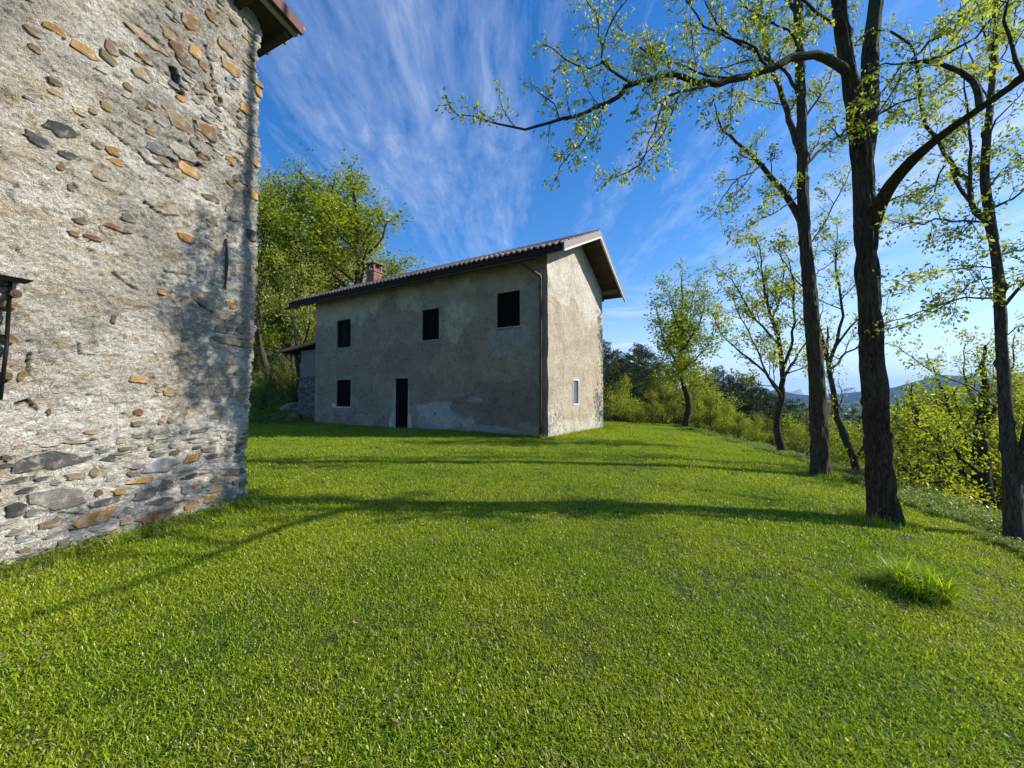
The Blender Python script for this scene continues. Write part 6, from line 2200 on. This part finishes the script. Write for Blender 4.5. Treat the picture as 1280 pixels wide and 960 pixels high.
# rank weeds on the bank beyond the rim
n = 16000
y = r_.uniform(1.5, 26, n)
d = r_.exponential(1.6, n) * 1.1 + .1
x = Xc(y) + d
k = (np.abs(x) < 1.6 * y + 1.5)
x, y, d = x[k], y[k], d[k]
pres = fbm(x * 1.1, y * 1.1, 3, 401)
k = pres > .36
x, y = x[k], y[k]
scatter('bank_weeds', WEED + TALL, np.stack([x, y, H(x, y)], -1), r_.uniform(.45, 1.1, len(x)) * (.45 + .7 * ss(.3, 2.0, x - Xc(y))), 'tangled weeds and long grass on the bank beyond the lawn', 3)
n = 1500
y = r_.uniform(1.0, 20, n)
x = r_.uniform(-6, 8, n)
k = outside(x, y) & (x < Xc(y)) & (np.abs(x) < 1.5 * y)
x, y = x[k], y[k]
scatter('lawn_litter', LIT, np.stack([x, y, H(x, y) + .02], -1), r_.uniform(.3, .8, len(x)), 'dry stalks and leaf scraps lying in the lawn', 4)
n = 260
y = r_.uniform(2.0, 20, n)
x = r_.uniform(-6, 7, n)
k = outside(x, y) & (x < Xc(y)) & (np.abs(x) < 1.5 * y)
x, y = x[k], y[k]
scatter('daisies', [DAISY], np.stack([x, y, H(x, y)], -1), r_.uniform(.35, .65, len(x)), 'tiny white daisies dotted over the lawn', 5)
x, y = r_.normal(4.55, .5, 60), r_.normal(17.0, 1.0, 60)
k = outside(x, y)
x, y = x[k], y[k]
scatter('dandelions', [DAND], np.stack([x, y, H(x, y) + .03], -1), r_.uniform(.9, 1.5, len(x)), 'yellow flowers beside the far corner of the farmhouse', 6)
# bank behind the left gap and under the trees
x, y = r_.uniform(-26, -8, 2600), r_.uniform(19.5, 34, 2600)
k = outside(x, y)
x, y = x[k], y[k]
scatter('shade_weeds', WEED + TALL, np.stack([x, y, H(x, y)], -1), r_.uniform(.8, 2.0, len(x)), 'weeds on the shady bank behind the farmhouse', 7)

# the grass tussock
tx = P(1150, 776, 3.3)
tz_ = h1(tx[0], tx[1])
ts = empty('grass_tussock', (tx[0], tx[1], tz_), 'bright yellow-green grass tussock standing on the right of the lawn', 'grass tussock')
V1, F1 = blades(900, 1700, .18, .29, .0075, .95)
r9 = np.random.default_rng(4)
obj('blades', mesh_np('blades', V1, F1, M_tuss, False), ts)
V1, F1 = blades(901, 170, .18, .34, .005, 1.35)
obj('dead_blades', mesh_np('dead_blades', V1, F1, M_dry, False), ts)

# boulders and rubble at the foot of the shady bank
for i in range(12):
    px = random.uniform(356, 392)
    Y = random.uniform(21.3, 23.0)
    s_ = random.uniform(.18, .42)
    V, F = [], []
    mbm = bpy.data.meshes.new('rubble_stone')
    import bmesh
    bm = bmesh.new()
    bmesh.ops.create_icosphere(bm, subdivisions=2, radius=s_)
    for v in bm.verts:
        c_ = v.co
        k_ = 1 + .45 * (vnoise(np.array([c_.x * 3 / s_ * .4 + i * 7]), np.array([c_.y * 1.2 / s_ + c_.z / s_]), 60)[0] - .5)
        v.co = Vector((c_.x * k_ * 1.2, c_.y * k_, c_.z * k_ * .6))
    bm.to_mesh(mbm)
    bm.free()
    mbm.materials.append(tone_mats[random.choice([GRY, TAN, BLU])])
    o = bpy.data.objects.new('rubble_stone', mbm)
    X = at(px, Y)
    o.location = (X, Y, h1(X, Y) + s_ * .2)
    o.rotation_euler = (0, 0, random.uniform(0, 6.28))
    link(o, None, None, 'grey rubble stone lying on the shady bank beside the lean-to', 'stone', 'rubble stones beside the lean-to')

# ================================================================== AIR
hm = bpy.data.materials.new('haze')
hm.use_nodes = True
nt = hm.node_tree
nt.nodes.remove(nt.nodes['Principled BSDF'])
pv = nn(nt, 'ShaderNodeVolumePrincipled')
pv.inputs['Color'].default_value = (0.30, 0.55, 1.0, 1)
pv.inputs['Density'].default_value = 0.0001
pv.inputs['Anisotropy'].default_value = 0.1
nt.links.new(pv.outputs[0], nt.nodes['Material Output'].inputs['Volume'])
mb = MB()
mb.box((-13500, -9100, -75), (27000, 0, 0), (0, 22700, 0), (0, 0, 620))
mb.obj('haze', hm, kind='stuff', label='thin blue air over the valley')
